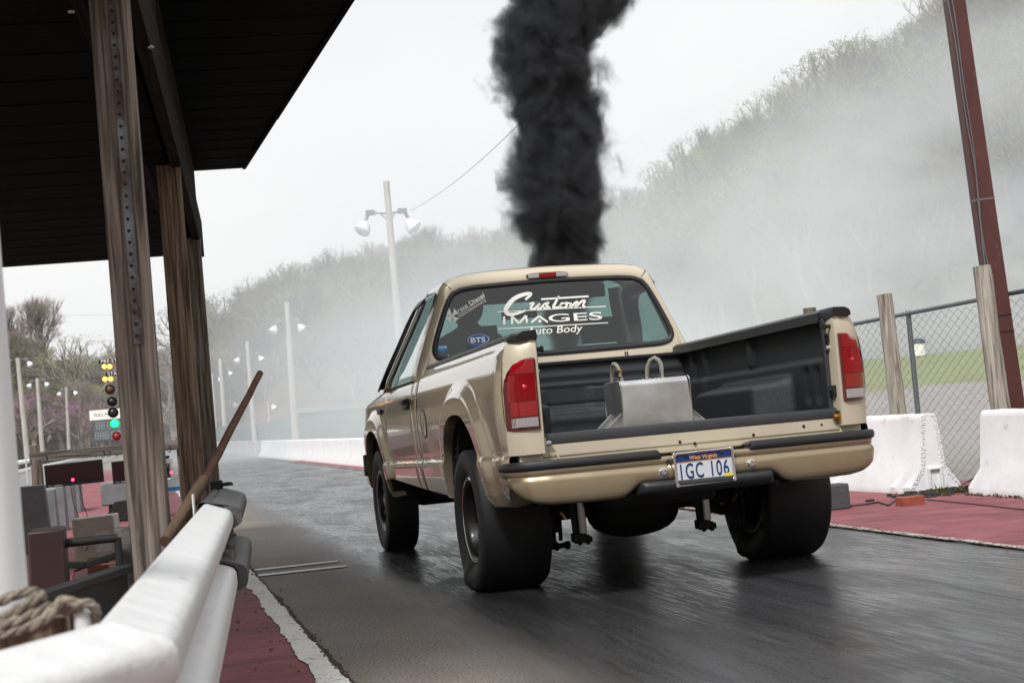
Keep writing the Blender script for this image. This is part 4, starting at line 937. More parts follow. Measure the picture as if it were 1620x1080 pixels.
# ---- dark clutter between the rope and the first post
def ubox(px0, py0, px1, py1, Y, dep, name, m, label, cat, z0=None, bevel=.006, mb=None):
    a = at(px0, py0, Y=Y); c = at(px1, py1, Y=Y); zt = max(a.z, c.z); zb_ = min(a.z, c.z) if z0 is None else z0
    b = MB(); w = abs(c.x-a.x); b.box((0, 0, (zt-zb_)/2), (w, dep, zt-zb_)); o = b.build(name, m, None, bevel=bevel); o.location = ((a.x+c.x)/2, Y+dep/2, zb_); return tag(o, label, cat)
ubox(42, 842, 106, 930, -3.4, .25, 'steel_box', mat('dark_red_steel', (.028, .010, .010), .5, var=.3, vscale=6), 'dark maroon steel box beside the white pipe', 'box', 0)
b = MB(); a = at(95, 860, Y=-3.3); c = at(186, 850, Y=-3.3); b.tube([a, c], .014, 14); b.tube([a, (a.x, a.y, 0)], .012); b.tube([c, (c.x, c.y, 0)], .012); o = b.build('black_crossbar', M['dark'], None); tag(o, 'black round crossbar running from the maroon box to the first post', 'bar')
b = MB(); a = at(95, 893, Y=-2.9); c = at(135, 893, Y=-2.9); e = at(190, 876, Y=-2.9)
for p, q in ((a, c), (c, e)): b.bar(p, q, .05, .022)
b.box((a.x, a.y+.02, a.z/2-.01), (.03, .03, a.z-.02)); b.box((e.x, e.y+.02, e.z/2-.01), (.03, .03, e.z-.02)); o = b.build('bent_rail', M['dark'], None, bevel=.003); tag(o, 'bent black metal strip below the round crossbar', 'metal strip')
b = MB(); a = at(30, 946, Y=-4.5); c = at(196, 893, Y=-3.6); a0 = Vector(a); c0 = Vector(c)
def dn(p, d): return Vector((p[0], p[1], p[2]-d))
b.bar(dn(a0, .012), dn(c0, .012), .05, .024).bar(dn(a0, .13), dn(c0, .13), .02, .22); b.box((a0.x, a0.y, .2), (.04, .04, .4)); b.box((c0.x-.05, c0.y, .25), (.04, .04, .5)); o = b.build('black_trough', mat('black_channel', (.012, .014, .014), .5, var=.5, vscale=10), None, bevel=.004); tag(o, 'long black steel trough with a lip behind the guardrail', 'trough')
ubox(181, 836, 214, 945, -3.25, .10, 'bracket_plate', mat('dark_plate', (.05, .045, .04), .7, dirt=(.14, .13, .12), dscale=7, dlo=.5, dhi=.6), 'dark upright plate bolted on the left side of the first post', 'plate', 0)
b = MB(); a = at(135, 898, Y=-3.0); pts = [at(120, 925, Y=-3.0), at(112, 915, Y=-2.95), at(118, 903, Y=-2.9), at(140, 895, Y=-2.85), at(160, 893, Y=-2.8), at(186, 890, Y=-2.8)]; b.tube(pts, .004, 6); o = b.build('red_wire', mat('red_wire', (.4, .1, .1), .5), None); tag(o, 'thin pink red wire curling over the black trough', 'wire')
ubox(137, 885, 172, 905, -2.2, .12, 'rusty_block', M['rust'], 'small rusty brown block behind the black trough', 'block', 0)

# ---- display frame with two hanging timing boards
YF = 8.5
fr = empty('timber_rack', (-3.1, YF, 0), 'grey timber rack with a crossbar that carries the two dark display boards', 'frame')
def pxbox(mb, x0, y0, x1, y1, Y, d, z0=None, tiltm=0):
    a = at(x0, y0, Y=Y); c = at(x1, y1, Y=Y); zb_ = min(a.z, c.z) if z0 is None else z0; zt = max(a.z, c.z)
    mb.box(((a.x+c.x)/2, Y+d/2, (zt+zb_)/2), (abs(c.x-a.x), d, zt-zb_)); return mb
b = MB(); pA = at(45, 702, Y=YF); b.box((pA.x+.055, YF+.06, pA.z/2), (.10, .10, pA.z-.03)); b.add([(pA.x+.005, YF+.01, pA.z-.03), (pA.x+.105, YF+.01, pA.z-.03), (pA.x+.105, YF+.11, pA.z-.03), (pA.x+.005, YF+.11, pA.z-.03), (pA.x+.055, YF+.06, pA.z+.005)], [(0, 1, 4), (1, 2, 4), (2, 3, 4), (3, 0, 4)])
into(b.build('frame_post', M['wood'], fr, bevel=.004), fr)
b = MB(); pB = at(281, 690, Y=YF); b.box((pB.x+.03, YF+.06, pB.z/2), (.10, .08, pB.z)); into(b.build('frame_post', M['wood_pale'], fr, bevel=.004), fr)
za = at(58, 722, Y=YF).z; b = MB(); b.box(((pA.x+.04+pB.x)/2+.01, YF-.02, za-.005), (pB.x-pA.x+.06, .045, .10)); into(b.build('crossbar', M['wood_x'], fr, bevel=.004), fr)
b = MB(); b.box((pA.x+.075, YF-.03, .70), (.10, .04, .42)); into(b.build('splice_board', M['wood'], fr, bevel=.004), fr)
b = MB(); pxbox(b, 38, 706, 45, 765, YF, .03); into(b.build('white_upright', M['white_paint'], fr), fr)
def hook(x, y):
    p = at(x, y, Y=YF-.05); b = MB(); b.tube([p+Vector((0, 0, .02)), p+Vector((.012, 0, 0)), p+Vector((.014, 0, -.03)), p+Vector((-.004, 0, -.05)), p+Vector((-.02, 0, -.035))], .004, 6); into(b.build('hook', M['dark'], fr), fr)
for x, y in ((163, 716), (172, 715), (268, 708), (72, 722)): hook(x, y)
for (x0, y0, x1, y1, lab) in ((70, 734, 165, 763, 'wide dark display board with one red dot, hanging left of the first post'), (176, 729, 271, 756, 'second dark display board, half hidden behind the first post')):
    a = at(x0, y0, Y=YF-.1); c = at(x1, y1, Y=YF-.1); w = c.x-a.x; h = .235; zc = (a.z+c.z)/2
    t = empty('display_board', ((a.x+c.x)/2, YF-.10, zc), lab, 'display board'); t.rotation_euler = (0, math.radians(-1.0), 0)
    b = MB(); b.box((0, 0, 0), (w, .08, h)); b.build('board_case', M['black_matte'], t, bevel=.006)
    b = MB(); b.box((0, -.041, .01), (w-.03, .004, h-.05)); b.build('screen', M['screen'], t)
    b = MB(); b.lathe([(0, -.006), (.013, -.004), (.015, 0)], (-.02 if x0 < 100 else .3, -.044, -.062), 'Y', 14); b.build('red_dot', M['led_red'], t)
    vs, fs = text_mesh('Tru  VISION', .022, 0, 0, 1.2, 'LEFT'); b = MB(); b.add([(-w/2+.025+x, -.0425, -h/2+.014+y) for x, y, z in vs], fs); b.build('maker_text', mat('dull_white_text', (.5, .5, .5), .5), t, smooth=False, fix=False)
    b = MB()
    for dx in (-.05, .04): b.tube([(dx, .02, -h/2), (dx+.01, .03, -.3), (dx+.05, .03, -.45), (dx+.03, .05, -zc+.05)], .004, 6)
    b.build('hanging_cable', M['rubber'], t)
# grey slabs in a row behind the frame
for i, (x0, x1, yt, Y) in enumerate(((60, 86, 776, 9.2), (88, 100, 770, 11.5), (101, 114, 766, 14.0), (114, 124, 762, 17.0))):
    a = at(x0, yt, Y=Y); c = at(x1, yt, Y=Y); b = MB(); w = c.x-a.x; h = a.z
    b.prism([(-w*.5, 0), (w*.62, 0), (w*.5, h), (-w*.5, h)], lambda u, v: (u, 0, v), lambda u, v: (u, .35+.3*i, v)); o = b.build('concrete_slab', M['concrete_grey'], None, bevel=.01); o.location = ((a.x+c.x)/2, Y, 0)
    tag(o, ('nearest and tallest', 'second', 'third', 'farthest and narrowest')[i]+' upright grey concrete slab in the row under the display boards', 'concrete slab', 'grey slabs in a row behind the display frame')
b = MB(); a = at(30, 770, Y=7.5); b.prism([(-.14, 0), (.16, 0), (.12, a.z), (-.12, a.z)], lambda u, v: (u, 0, v), lambda u, v: (u, .2, v)); o = b.build('concrete_slab', M['concrete_grey'], None, bevel=.01); o.location = (at(50, 770, Y=7.5).x, 7.5, 0); tag(o, 'dark grey slab standing in front of the frame post at far left', 'concrete slab', 'grey slabs in a row behind the display frame')
# grey machine housing right of the slabs
a = at(158, 766, Y=12.5); c = at(262, 766, Y=12.5)
b = MB(); w = c.x-a.x; b.prism([(0, .22), (w, .22), (w, a.z-.0), (w*.1, a.z+.02), (0, a.z)], lambda u, v: (u, 0, v), lambda u, v: (u, .6, v)); b.box((w/2, .3, .11), (w*.8, .4, .22)); o = b.build('machine_housing', M['concrete_grey'], None, bevel=.02); o.location = (a.x, 12.5, 0); tag(o, 'grey housing on a dark foot behind the second display board', 'housing')
b = MB(); b.prism([(0, .02), (w, .02), (w, .30), (w*.2, .26)], lambda u, v: (u, -.01, v), lambda u, v: (u, -.05, v)); b.build('dark_foot', M['dark'], o)
# worn beige case with paper label
a = at(114, 822, Y=5.6); c = at(182, 812, Y=5.6)
t = empty('equipment_case', ((a.x+c.x)/2, 5.6, 0), 'worn beige case with a white paper label standing behind the black crossbar', 'case'); t.rotation_euler = (math.radians(0), math.radians(-2), math.radians(-8)); w = c.x-a.x; zt = (a.z+c.z)/2
b = MB(); b.box((0, .15, zt/2), (w, .30, zt)); b.build('case_body', M['case_white'], t, bevel=.015)
b = MB(); b.box((.07, -.002, zt-.22), (.13, .004, .18)); b.build('paper_label', mat('paper', (.6, .6, .58), .7, var=.25, vscale=60), t)
b = MB(); b.box((-.09, -.012, zt*.36), (.04, .02, .05)); b.build('case_latch', M['steel'], t, bevel=.004)
# starting lights
YT = 20.0
q = at(176, 640, Y=YT); tree = empty('starting_lights', (q.x+.10, YT, 0), 'starting light tree with four glowing amber bulbs above a green one beside the first post', 'starting lights')
def L2(px, py): p = at(px, py, Y=YT); return Vector((p.x-tree.location.x, p.y-YT, p.z))
b = MB(); b.box((.13, .10, .85), (.13, .08, 1.70)); b.box((.13, .12, .05), (.4, .4, .10)); b.build('tree_post', M['black_matte'], tree, bevel=.01)
def bulb(px, py, r, m, hood=True, base='black_matte'):
    p = L2(px, py); b = MB(); b.lathe([(r*1.12, .10), (r*1.15, -.02), (r*1.05, -.02), (r, .03)], p, 'Y', 24); b.lathe([(0, .11), (r*1.12, .10)], p, 'Y', 24); h = b.build('lamp_housing', M[base], tree)
    b = MB(); b.lathe([(0, -.035), (r*.5, -.028), (r*.85, -.008), (r*1.0, .02)], p, 'Y', 24); b.build('bulb', m, h)
for x, y in ((165, 579.5), (173.5, 579.5), (166, 599.5), (175, 599)): bulb(x, y, .040, M['amber'])
bulb(174, 616, .075, M['amber_off']); bulb(177.5, 635, .075, M['black_matte']); bulb(179, 652.5, .08, M['black_matte']); bulb(181.5, 669.5, .072, M['green_lamp']); bulb(184.5, 689.5, .068, M['red_off'], base='red_off')
for t_, x, y in (('PRE-STAGE', 161, 572), ('STAGE', 172, 591.5)):
    p = L2(x, y); vs, fs = text_mesh(t_, .085, 0, 0, 1.1, 'LEFT'); b = MB(); b.box((p.x+.2, .03, p.z), (.50, .05, .075)); b.build('sign_strip', M['black_matte'], tree)
    b = MB(); b.add([(p.x-.02+x_, -.003, p.z+y_) for x_, y_, z_ in vs], fs); b.build('sign_text', M['white'], tree, smooth=False, fix=False)
# clock scoreboard far down the strip
YS = 150; a = at(141, 650, Y=YS); c = at(176, 682, Y=YS)
sb = empty('scoreboard', ((a.x+c.x)/2, YS, 0), 'far scoreboard with white header and two rows of grey digits, left of the starting lights', 'scoreboard'); w = 3.1; ox = a.x-sb.location.x
b = MB(); b.box((ox+w/2, 0, a.z-.45), (w, .15, .95)); b.build('header', M['white'], sb)
vs, fs = text_mesh('FULL FORCE', .42, .2, 0, 1.0, 'CENTER'); b = MB(); b.add([(ox+w/2+x, -.09, a.z-.45+y) for x, y, z in vs], fs); b.build('header_text', M['rubber'], sb, smooth=False, fix=False)
b = MB(); b.box((ox+w/2+.15, .05, a.z-1.95), (w-.3, .2, 2.0)); b.build('digit_panel', mat('slate_panel', (.05, .06, .07), .5), sb)
b = MB()
for r, xs in ((0, (.7, 1.15, 1.75, 2.2, 2.65)), (1, (.55, 1.0, 1.45, 2.1, 2.6))):
    for x in xs:
        z = a.z-1.5-r*.95; 
        for (ux, uz, sx_, sz_) in ((0, .3, .26, .07), (0, -.3, .26, .07), (-.14, 0, .07, .6), (.14, 0, .07, .6), (0, 0, .26, .07)): b.box((ox+x+ux, -.07, z+uz), (sx_, .03, sz_))
b.build('digit_segments', mat('grey_segments', (.24, .27, .28), .6), sb)
b = MB(); b.tube([(ox+w*.72, .2, 0), (ox+w*.72, .2, a.z)], .12, 8); b.tube([(ox+.3, .2, 0), (ox+.3, .2, a.z)], .08, 8); b.build('scoreboard_post', M['dark'], sb)

# ================================================================== RIGHT SIDE: barriers, fence, mast
def barrier_profile(k=1.0):
    return [(.235, 0), (.235, .055), (.115, .205), (.075, .60), (.062, .640), (.045, .652), (-.045, .652), (-.062, .640), (-.075, .60), (-.115, .205), (-.235, .055), (-.235, 0)]
def make_barrier(name, L, m, jag=False):
    b = MB(); P = barrier_profile(); rows = []; n = max(6, int(L*(14 if jag else 3)))
    for i in range(n+1):
        y = L*i/n; rows.append([(x+(random.uniform(-.003, .003) if jag else 0), y, z+(random.uniform(-.002, .002) if jag and z > .1 else 0)) for x, z in P])
    b.grid(rows); b.add(rows[0], [tuple(range(len(P)))]); b.add(rows[-1], [tuple(range(len(P)))[::-1]]); return b
q1 = at(1440, 782, Z=0); 
bar2 = make_barrier('concrete_barrier', 3.0, None, True).build('concrete_barrier', M['concrete_white'], None, ang=40)
bar2.location = (3.41+.235, 3.44, 0); bar2.rotation_euler = (0, 0, math.radians(2.5)); tag(bar2, 'white concrete barrier whose chipped open end faces the camera, right of the pickup', 'barrier')
# chipped raised rims and slot on its near end
b = MB(); P = barrier_profile()
def rim(side):
    pts = [(x*1.0, z) for x, z in (P[:5] if side > 0 else P[-5:][::-1])]
    rs = resample([(x, z) for x, z in pts], 60); out = []
    for x, z in rs:
        for k in range(3):
            s = random.uniform(.004, .012); out.append((x-side*random.uniform(.0, .036)**1.0, z+random.uniform(-.006, .006), s))
    return out
for side in (1, -1):
    for x, z, s in rim(side):
        v = []; 
        for k in range(6):
            d = [(1, 0, 0), (-1, 0, 0), (0, 1, 0), (0, -1, 0), (0, 0, 1), (0, 0, -1)][k]; v.append((x+d[0]*s*random.uniform(.6, 1.1), -.004+d[1]*s*random.uniform(.4, .8), z+d[2]*s*random.uniform(.6, 1.1)))
        b.add(v, [(0, 2, 4), (2, 1, 4), (1, 3, 4), (3, 0, 4), (2, 0, 5), (1, 2, 5), (3, 1, 5), (0, 3, 5)])
b.build('chipped_edge', M['concrete_white'], bar2, smooth=True, ang=30, fix=False)
b = MB(); b.box((0, -.012, .195), (.13, .03, .018)); b.box((-.055, -.012, .10), (.02, .03, .18)); b.box((.055, -.012, .10), (.02, .03, .18)); b.build('end_slot', M['concrete_rough'], bar2, bevel=.003)
bar1 = make_barrier('concrete_barrier', 3.0, None, True).build('concrete_barrier', M['concrete_white'], None, ang=40)
bar1.location = (3.63+.215, 2.80-3.0, 0); bar1.rotation_euler = (0, 0, math.radians(-3)); bar1.location = Vector((3.63+.22, 2.83, 0))-Matrix.Rotation(math.radians(-3), 3, 'Z')@Vector((0, 3, 0))
tag(bar1, 'nearest white concrete barrier at the photo\'s right edge beside the gap', 'barrier')
# run of barriers to the far straight
import itertools
pl2 = [Vector((3.50, 6.6, 0)), Vector((3.15, 11, 0)), Vector((2.75, 17, 0)), Vector((2.40, 24, 0)), Vector((2.335, 60, 0))]
def along(pl, s):
    for a, c in zip(pl, pl[1:]):
        l = (c-a).length
        if s <= l: return a+(c-a)*(s/l), (c-a).normalized()
        s -= l
    return pl[-1], (pl[-1]-pl[-2]).normalized()
proto = None; s = 0
while s < 53:
    p, t = along(pl2, s); p2, _ = along(pl2, s+2.98); t = (p2-p).normalized()
    if proto is None: o = proto = make_barrier('concrete_barrier', 2.97, None).build('concrete_barrier', M['concrete_white'], None, ang=40)
    else: o = proto.copy(); COL.objects.link(o)
    o.location = p; o.rotation_euler = (0, 0, -math.atan2(t.x, t.y)+random.uniform(-.004, .004)); tag(o, 'white concrete barrier in the long run beyond the pickup on the strip\'s far edge', 'barrier', 'white barriers running down the far edge of the strip')
    s += 3.0
proto = None
for i in range(22):
    if proto is None: o = proto = make_barrier('concrete_barrier', 5.95, None).build('concrete_barrier', mat('weathered_barrier', (.36, .36, .36), .85, var=.25, vscale=1.5, dirt=(.12, .11, .10), dscale=1, dlo=.5, dhi=.7), None, ang=40)
    else: o = proto.copy(); COL.objects.link(o)
    o.location = (2.335+.0006*i*i*0, 60+6*i, 0); tag(o, 'grey weathered barrier far down the strip past the white ones', 'barrier', 'grey barriers at the far end of the strip')

# chain link fence
XF = 4.55; fence = empty('chain_link_fence', (XF, 6, 0), 'galvanised chain link fence behind the white barriers and wooden posts', 'fence')
b = MB(); y0, y1 = 0.2, 15.0; dw, dz, zt0 = .076, .045, 1.56; nw = int((y1-y0)/dw); nz = int(zt0/dz)
for k in range(nw):
    y = y0+k*dw; top = 1.60-(y-3.3)*.012
    pts = [(XF+(.002 if i % 2 else -.002)*(1 if k % 2 else -1), y+(dw/2 if (i+k) % 2 else -dw/2), .02+i*dz) for i in range(nz+1) if .02+i*dz < top]
    b.tube(pts, .0022, 4, cap=False)
into(b.build('chain_mesh', M['galv'], fence, fix=False), fence)
b = MB(); ra = at(1430, 497, X=XF); rb = at(1620, 460, X=XF); dr = (rb-ra); b.tube([ra-dr*4.4, ra, rb, rb+dr*1.2], .021, 12); into(b.build('top_rail', M['galv'], fence), fence)
for t in (-4, -2.7, -1.35, 0, 1.4):
    p = ra+dr*t; b = MB(); b.tube([(p.x+.01, p.y-.07, 0), (p.x+.01, p.y-.07, p.z+.01)], .026, 12); b.tube([(p.x+.01, p.y-.07, p.z+.0), (p.x+.01, p.y-.07, p.z+.035)], [.034, .02], 12); into(b.build('fence_post', M['galv'], fence), fence)
# timber posts in front of it
def rpost(name, pts, r, m, label, cat='post', sq=False, group=None):
    b = MB(); pts = [Vector(p) for p in pts]; n = 14; a, c = pts; 
    b.tube([a+(c-a)*(i/n)+Vector((random.uniform(-.003, .003), random.uniform(-.003, .003), 0)) for i in range(n+1)], [r*(1.06-.10*i/n)*random.uniform(.98, 1.02) for i in range(n+1)], 14)
    o = b.build(name, m, None, ang=50, fix=False); return tag(o, label, cat, group)
t = at(1399, 466, X=4.25); q = at(1424, 660, X=4.25); rpost('wooden_post', [(q.x, q.y, -.02), (t.x, t.y, t.z)], .075, M['wood_pale'], 'round pale wooden post with a flat top, between the tail lamp and the steel mast')
t = at(1553, 421, X=4.32); q = at(1583, 642, X=4.32); rpost('wooden_post', [(q.x+.02, q.y, -.02), (t.x, t.y, t.z)], .080, M['wood_pale'], 'weathered wooden post half hidden behind the maroon steel mast')
t = at(1281, 487, X=4.2); rpost('wooden_post', [(t.x, t.y, -.02), (t.x, t.y, t.z)], .072, M['wood_pale'], 'wooden post of which only the top shows above the pickup\'s right bed rail')
# maroon square mast
ym = 3.55; a = at(1509, 0, Y=ym); c = at(1600, 640, Y=ym); d_ = (a-c); bt = c-d_*(c.z/d_.z); tt = c+d_*1.6
mast = empty('steel_mast', bt, 'tall maroon square steel mast with a cable strapped to it at the right edge', 'mast')
Mx = Vector((1, -.25, 0)).normalized(); dd = (tt-bt).normalized(); yv = dd.cross(Mx).normalized(); xv = yv.cross(dd)
b = MB(); w0 = .085
def mp(L, u, v): return bt+dd*L+xv*u+yv*v-bt
Lm = (tt-bt).length
b.grid([[mp(L, u*w, v*w) for u, v in ((-1, -1), (1, -1), (1, 1), (-1, 1))] for L, w in ((0, .090), (Lm*.5, .078), (Lm, .070))], cv=True); b.build('mast_tube', M['mast'], mast, smooth=False)
for Lb in (2.42, 4.16, 1.42, 1.28):
    b = MB(); w = .092-.02*Lb/Lm*1.0; b.grid([[mp(L, u*w, v*w) for u, v in ((-1, -1), (1, -1), (1, 1), (-1, 1))] for L in (Lb-.007, Lb+.007)], cv=True); b.build('strap_band', M['galv'] if Lb > 2 else M['dark'], mast, smooth=False)
for off, ph in ((-.05, 0), (-.068, 1.3)):
    b = MB(); b.tube([mp(L, off+.012*math.sin(L*2.3+ph)+.008*math.sin(L*5+ph), -.098+.006*math.sin(L*3)) for L in np.linspace(.5, Lm*.98, 90)], .0055, 7); b.build('mast_cable', M['galv'], mast)
# guy wire over the strip
b = MB(); a = at(650, 333, Y=60); c = at(1010, -20, Y=26); n = 30; pts = [a+(c-a)*(i/n)+Vector((0, 0, -1.2*4*(i/n)*(1-i/n)*.5)) for i in range(n+1)]; e = c+(c-a)*1.2; b.tube(pts+[e], .009, 5); o = b.build('overhead_wire', M['dark'], None); tag(o, 'thin wire rising from the nearest lamp pole past the smoke column', 'wire')
# bricks, block, cable, debris, weeds by the gap
p = at(1440, 793, Z=.03); b = MB(); b.box((0, 0, .035), (.20, .10, .07), math.radians(8)); o = b.build('brick', M['brick'], None, bevel=.006); o.location = (p.x, p.y, 0); tag(o, 'loose red brick on the red apron before the chipped barrier end', 'brick')
p = at(1312, 812, Z=0); b = MB(); b.box((0, 0, .10), (.20, .16, .20), math.radians(5)); o = b.build('dark_block', mat('dark_block', (.06, .065, .07), .8, bump=.6, bscale=30), None, bevel=.015); o.location = (2.42, 2.75, 0); tag(o, 'dark grey block beside the right rear tyre', 'block')
b = MB(); pts = [at(x, y, Z=.012) for x, y in ((1318, 797), (1345, 800), (1372, 797), (1390, 794), (1405, 799), (1420, 788), (1440, 783), (1470, 786), (1500, 780))]; b.tube(pts+[at(1530, 762, Z=.03), (4.1, 3.3, .16), (4.4, 2.9, .40)], .006, 6); o = b.build('ground_cable', M['rubber'], None); tag(o, 'thin black cable trailing along the foot of the white barrier', 'cable')
b = MB(); pts = [at(1465, 790, Z=.008), at(1540, 797, Z=.008), at(1620, 806, Z=.008), at(1700, 815, Z=.008)]; b.tube(pts, .006, 5); o = b.build('lower_cable', mat('dirty_cable', (.06, .03, .03), .8), None); tag(o, 'dirty cable lying across the red apron at right', 'cable')
b = MB()
for i in range(170):
    px = random.gauss(1490, 34); py = 785-(px-1440)*.10+random.uniform(-5, 4); q = at(px, py, Z=0); s = random.uniform(.012, .04)
    a_ = random.uniform(0, PI); b.box((q.x, q.y, s*.4), (s, s*2.2, s*.7), a_)
o = b.build('dark_debris', mat('dark_debris', (.03, .028, .026), .9, var=.6, vscale=30), None, smooth=False, fix=False); tag(o, 'dark rubble lying in the gap between the two white barriers', 'rubble', kind='stuff')
def weeds(name, n, gen, label, mm):
    b = MB()
    for i in range(n):
        q, h = gen(); 
        for k in range(random.randint(3, 6)):
            a_ = random.uniform(0, 2*PI); l = h*random.uniform(.5, 1); d = Vector((math.cos(a_)*l*.6, math.sin(a_)*l*.6, l)); w = Vector((-math.sin(a_), math.cos(a_), 0))*.008
            b.add([q-w*.3, q+w*.3, q+d*.6+w, q+d, q+d*.6-w], [(0, 1, 2, 3, 4)])
    o = b.build(name, mm, None, smooth=False, fix=False); return tag(o, label, 'weeds', kind='stuff')
def g1():
    px = random.choice([random.gauss(1537, 7), random.gauss(1550, 8), random.gauss(1500, 15)]); return at(px, 784-(px-1440)*.05, Z=0), random.uniform(.03, .10)
weeds('gap_weeds', 60, g1, 'small green weeds growing in the barrier gap', mat('weed_green', (.14, .15, .03), .7, var=.4, vscale=20))
def g2():
    y = random.uniform(0, 6.3); return Vector((3.40+.08*random.random()+(.12 if y < 2.8 else 0), y, 0)), random.uniform(.01, .035)
weeds('dry_litter', 420, g2, 'dry brown leaf litter along the foot of the right barriers', mat('dry_litter', (.13, .08, .05), .9, var=.5, vscale=30))
# ================================================================== GROUND, TRACK, HILLS
def struct(o): o['kind'] = 'structure'; return o
def nodes_mat(name):
    m = bpy.data.materials.new(name); m.use_nodes = True; N, L = nt(m); return m, N, L, N['Principled BSDF']
def noise(N, L, vec, scale, det=6, rough=.6, dist=0):
    n = N.new('ShaderNodeTexNoise'); n.inputs['Scale'].default_value = scale; n.inputs['Detail'].default_value = det; n.inputs['Roughness'].default_value = rough; n.inputs['Distortion'].default_value = dist; L.new(vec, n.inputs['Vector']); return n.outputs[0]
def mapping(N, L, sc):
    tc = N.new('ShaderNodeTexCoord'); mp = N.new('ShaderNodeMapping'); mp.inputs['Scale'].default_value = sc; L.new(tc.outputs['Object'], mp.inputs[0]); return mp.outputs[0]
def ramp(N, L, v, a, b, lo=0, hi=1):
    r = N.new('ShaderNodeMapRange'); r.inputs[1].default_value = a; r.inputs[2].default_value = b; r.inputs[3].default_value = lo; r.inputs[4].default_value = hi; L.new(v, r.inputs[0]); return r.outputs[0]
def mixc(N, L, f, a, b, mode='MIX'):
    x = N.new('ShaderNodeMix'); x.data_type = 'RGBA'; x.blend_type = mode
    if isinstance(f, (int, float)): x.inputs[0].default_value = f
    else: L.new(f, x.inputs[0])
    for i, c in ((6, a), (7, b)):
        if isinstance(c, tuple): x.inputs[i].default_value = (*c, 1)
        else: L.new(c, x.inputs[i])
    return x.outputs[2]
def math_(N, L, op, a, b=None):
    n = N.new('ShaderNodeMath'); n.operation = op
    for i, c in ((0, a), (1, b)):
        if c is None: continue
        if isinstance(c, (int, float)): n.inputs[i].default_value = c
        else: L.new(c, n.inputs[i])
    return n.outputs[0]
# -- rubbered racing lane
m, N, L, B = nodes_mat('rubbered_asphalt')
st1 = mapping(N, L, (6, .20, 1)); st2 = mapping(N, L, (38, 2.0, 1)); gr = mapping(N, L, (1, 1, 1))
tc = N.new('ShaderNodeTexCoord'); sx = N.new('ShaderNodeSeparateXYZ'); L.new(tc.outputs['Object'], sx.inputs[0]); X_ = sx.outputs[0]; Y_ = sx.outputs[1]
n1 = noise(N, L, st1, 1.0, 8, .65, .4); n2 = noise(N, L, st2, 1.0, 9, .75, .3); n3 = noise(N, L, gr, 90, 3); n4 = noise(N, L, gr, .9, 5)
wob = math_(N, L, 'MULTIPLY', math_(N, L, 'SUBTRACT', noise(N, L, mapping(N, L, (2, .15, 1)), 1, 4), .5), .35)
edge = math_(N, L, 'ADD', X_, wob)
rub = math_(N, L, 'MULTIPLY', ramp(N, L, edge, -1.62, -1.12), ramp(N, L, edge, 1.95, 1.72))           # 1 on the rubber
n5 = noise(N, L, mapping(N, L, (1.6, .5, 1)), 1.0, 7, .6, 1.0); streak = ramp(N, L, math_(N, L, 'ADD', math_(N, L, 'ADD', math_(N, L, 'MULTIPLY', n1, .40), math_(N, L, 'MULTIPLY', n2, .25)), math_(N, L, 'MULTIPLY', n5, .35)), .42, .58)
conc = mixc(N, L, ramp(N, L, n4, .35, .65), (.175, .148, .125), (.25, .215, .182)); conc = mixc(N, L, ramp(N, L, n3, .44, .60), conc, (.055, .042, .035)); conc = mixc(N, L, ramp(N, L, noise(N, L, gr, 260, 2), .58, .66, 0, .6), conc, (.33, .29, .26))
rubc = mixc(N, L, streak, (.009, .009, .010), (.048, .048, .052)); rubc = mixc(N, L, ramp(N, L, n3, .50, .66, 0, .55), rubc, (.11, .11, .115))
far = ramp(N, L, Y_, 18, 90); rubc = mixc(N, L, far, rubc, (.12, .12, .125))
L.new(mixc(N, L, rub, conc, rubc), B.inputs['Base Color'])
rr_ = ramp(N, L, math_(N, L, 'ADD', math_(N, L, 'MULTIPLY', n2, .6), math_(N, L, 'MULTIPLY', n5, .4)), .42, .56, .45, .23); L.new(mixc(N, L, rub, (.8, .8, .8), rr_), B.inputs['Roughness'])
bp = N.new('ShaderNodeBump'); bp.inputs['Strength'].default_value = .16; bp.inputs['Distance'].default_value = .005; L.new(math_(N, L, 'ADD', math_(N, L, 'MULTIPLY', n2, .5), math_(N, L, 'MULTIPLY', n3, .35)), bp.inputs['Height']); L.new(bp.outputs[0], B.inputs['Normal'])
M['track'] = m
def sheet(name, x0, x1, y0, y1, z, m, ny=1):
    b = MB(); ys = [y0+(y1-y0)*i/ny for i in range(ny+1)]; b.grid([[(x0, y, z), (x1, y, z)] for y in ys]); return struct(b.build(name, m, None, fix=False))
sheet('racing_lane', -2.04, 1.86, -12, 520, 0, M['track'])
# red apron paint
m, N, L, B = nodes_mat('red_apron_paint'); gr = mapping(N, L, (1, 1, 1)); st = mapping(N, L, (1, 3.5, 1))
a = noise(N, L, gr, 1.7, 10, .72); c = noise(N, L, gr, 130, 3, .6); d = noise(N, L, st, 1.2, 6, .6)
col = mixc(N, L, ramp(N, L, a, .30, .70), (.155, .036, .046), (.33, .105, .118)); col = mixc(N, L, ramp(N, L, d, .5, .75), col, (.10, .03, .035)); col = mixc(N, L, ramp(N, L, c, .58, .68), col, (.035, .02, .02)); L.new(col, B.inputs['Base Color']); B.inputs['Roughness'].default_value = .8
bp = N.new('ShaderNodeBump'); bp.inputs['Strength'].default_value = .6; bp.inputs['Distance'].default_value = .006; L.new(c, bp.inputs['Height']); L.new(bp.outputs[0], B.inputs['Normal']); M['redpaint'] = m
sheet('red_apron', -4.9, -2.10, -14, 60, .004, M['redpaint'])
b = MB(); b.add([(1.80, -12, .004), (6.6, -12, .004), (4.3, 5, .004), (3.6, 12, .004), (2.7, 26, .004), (2.4, 42, .004), (1.80, 42, .004)], [tuple(range(7))]); struct(b.build('red_apron', M['redpaint'], None, fix=False))
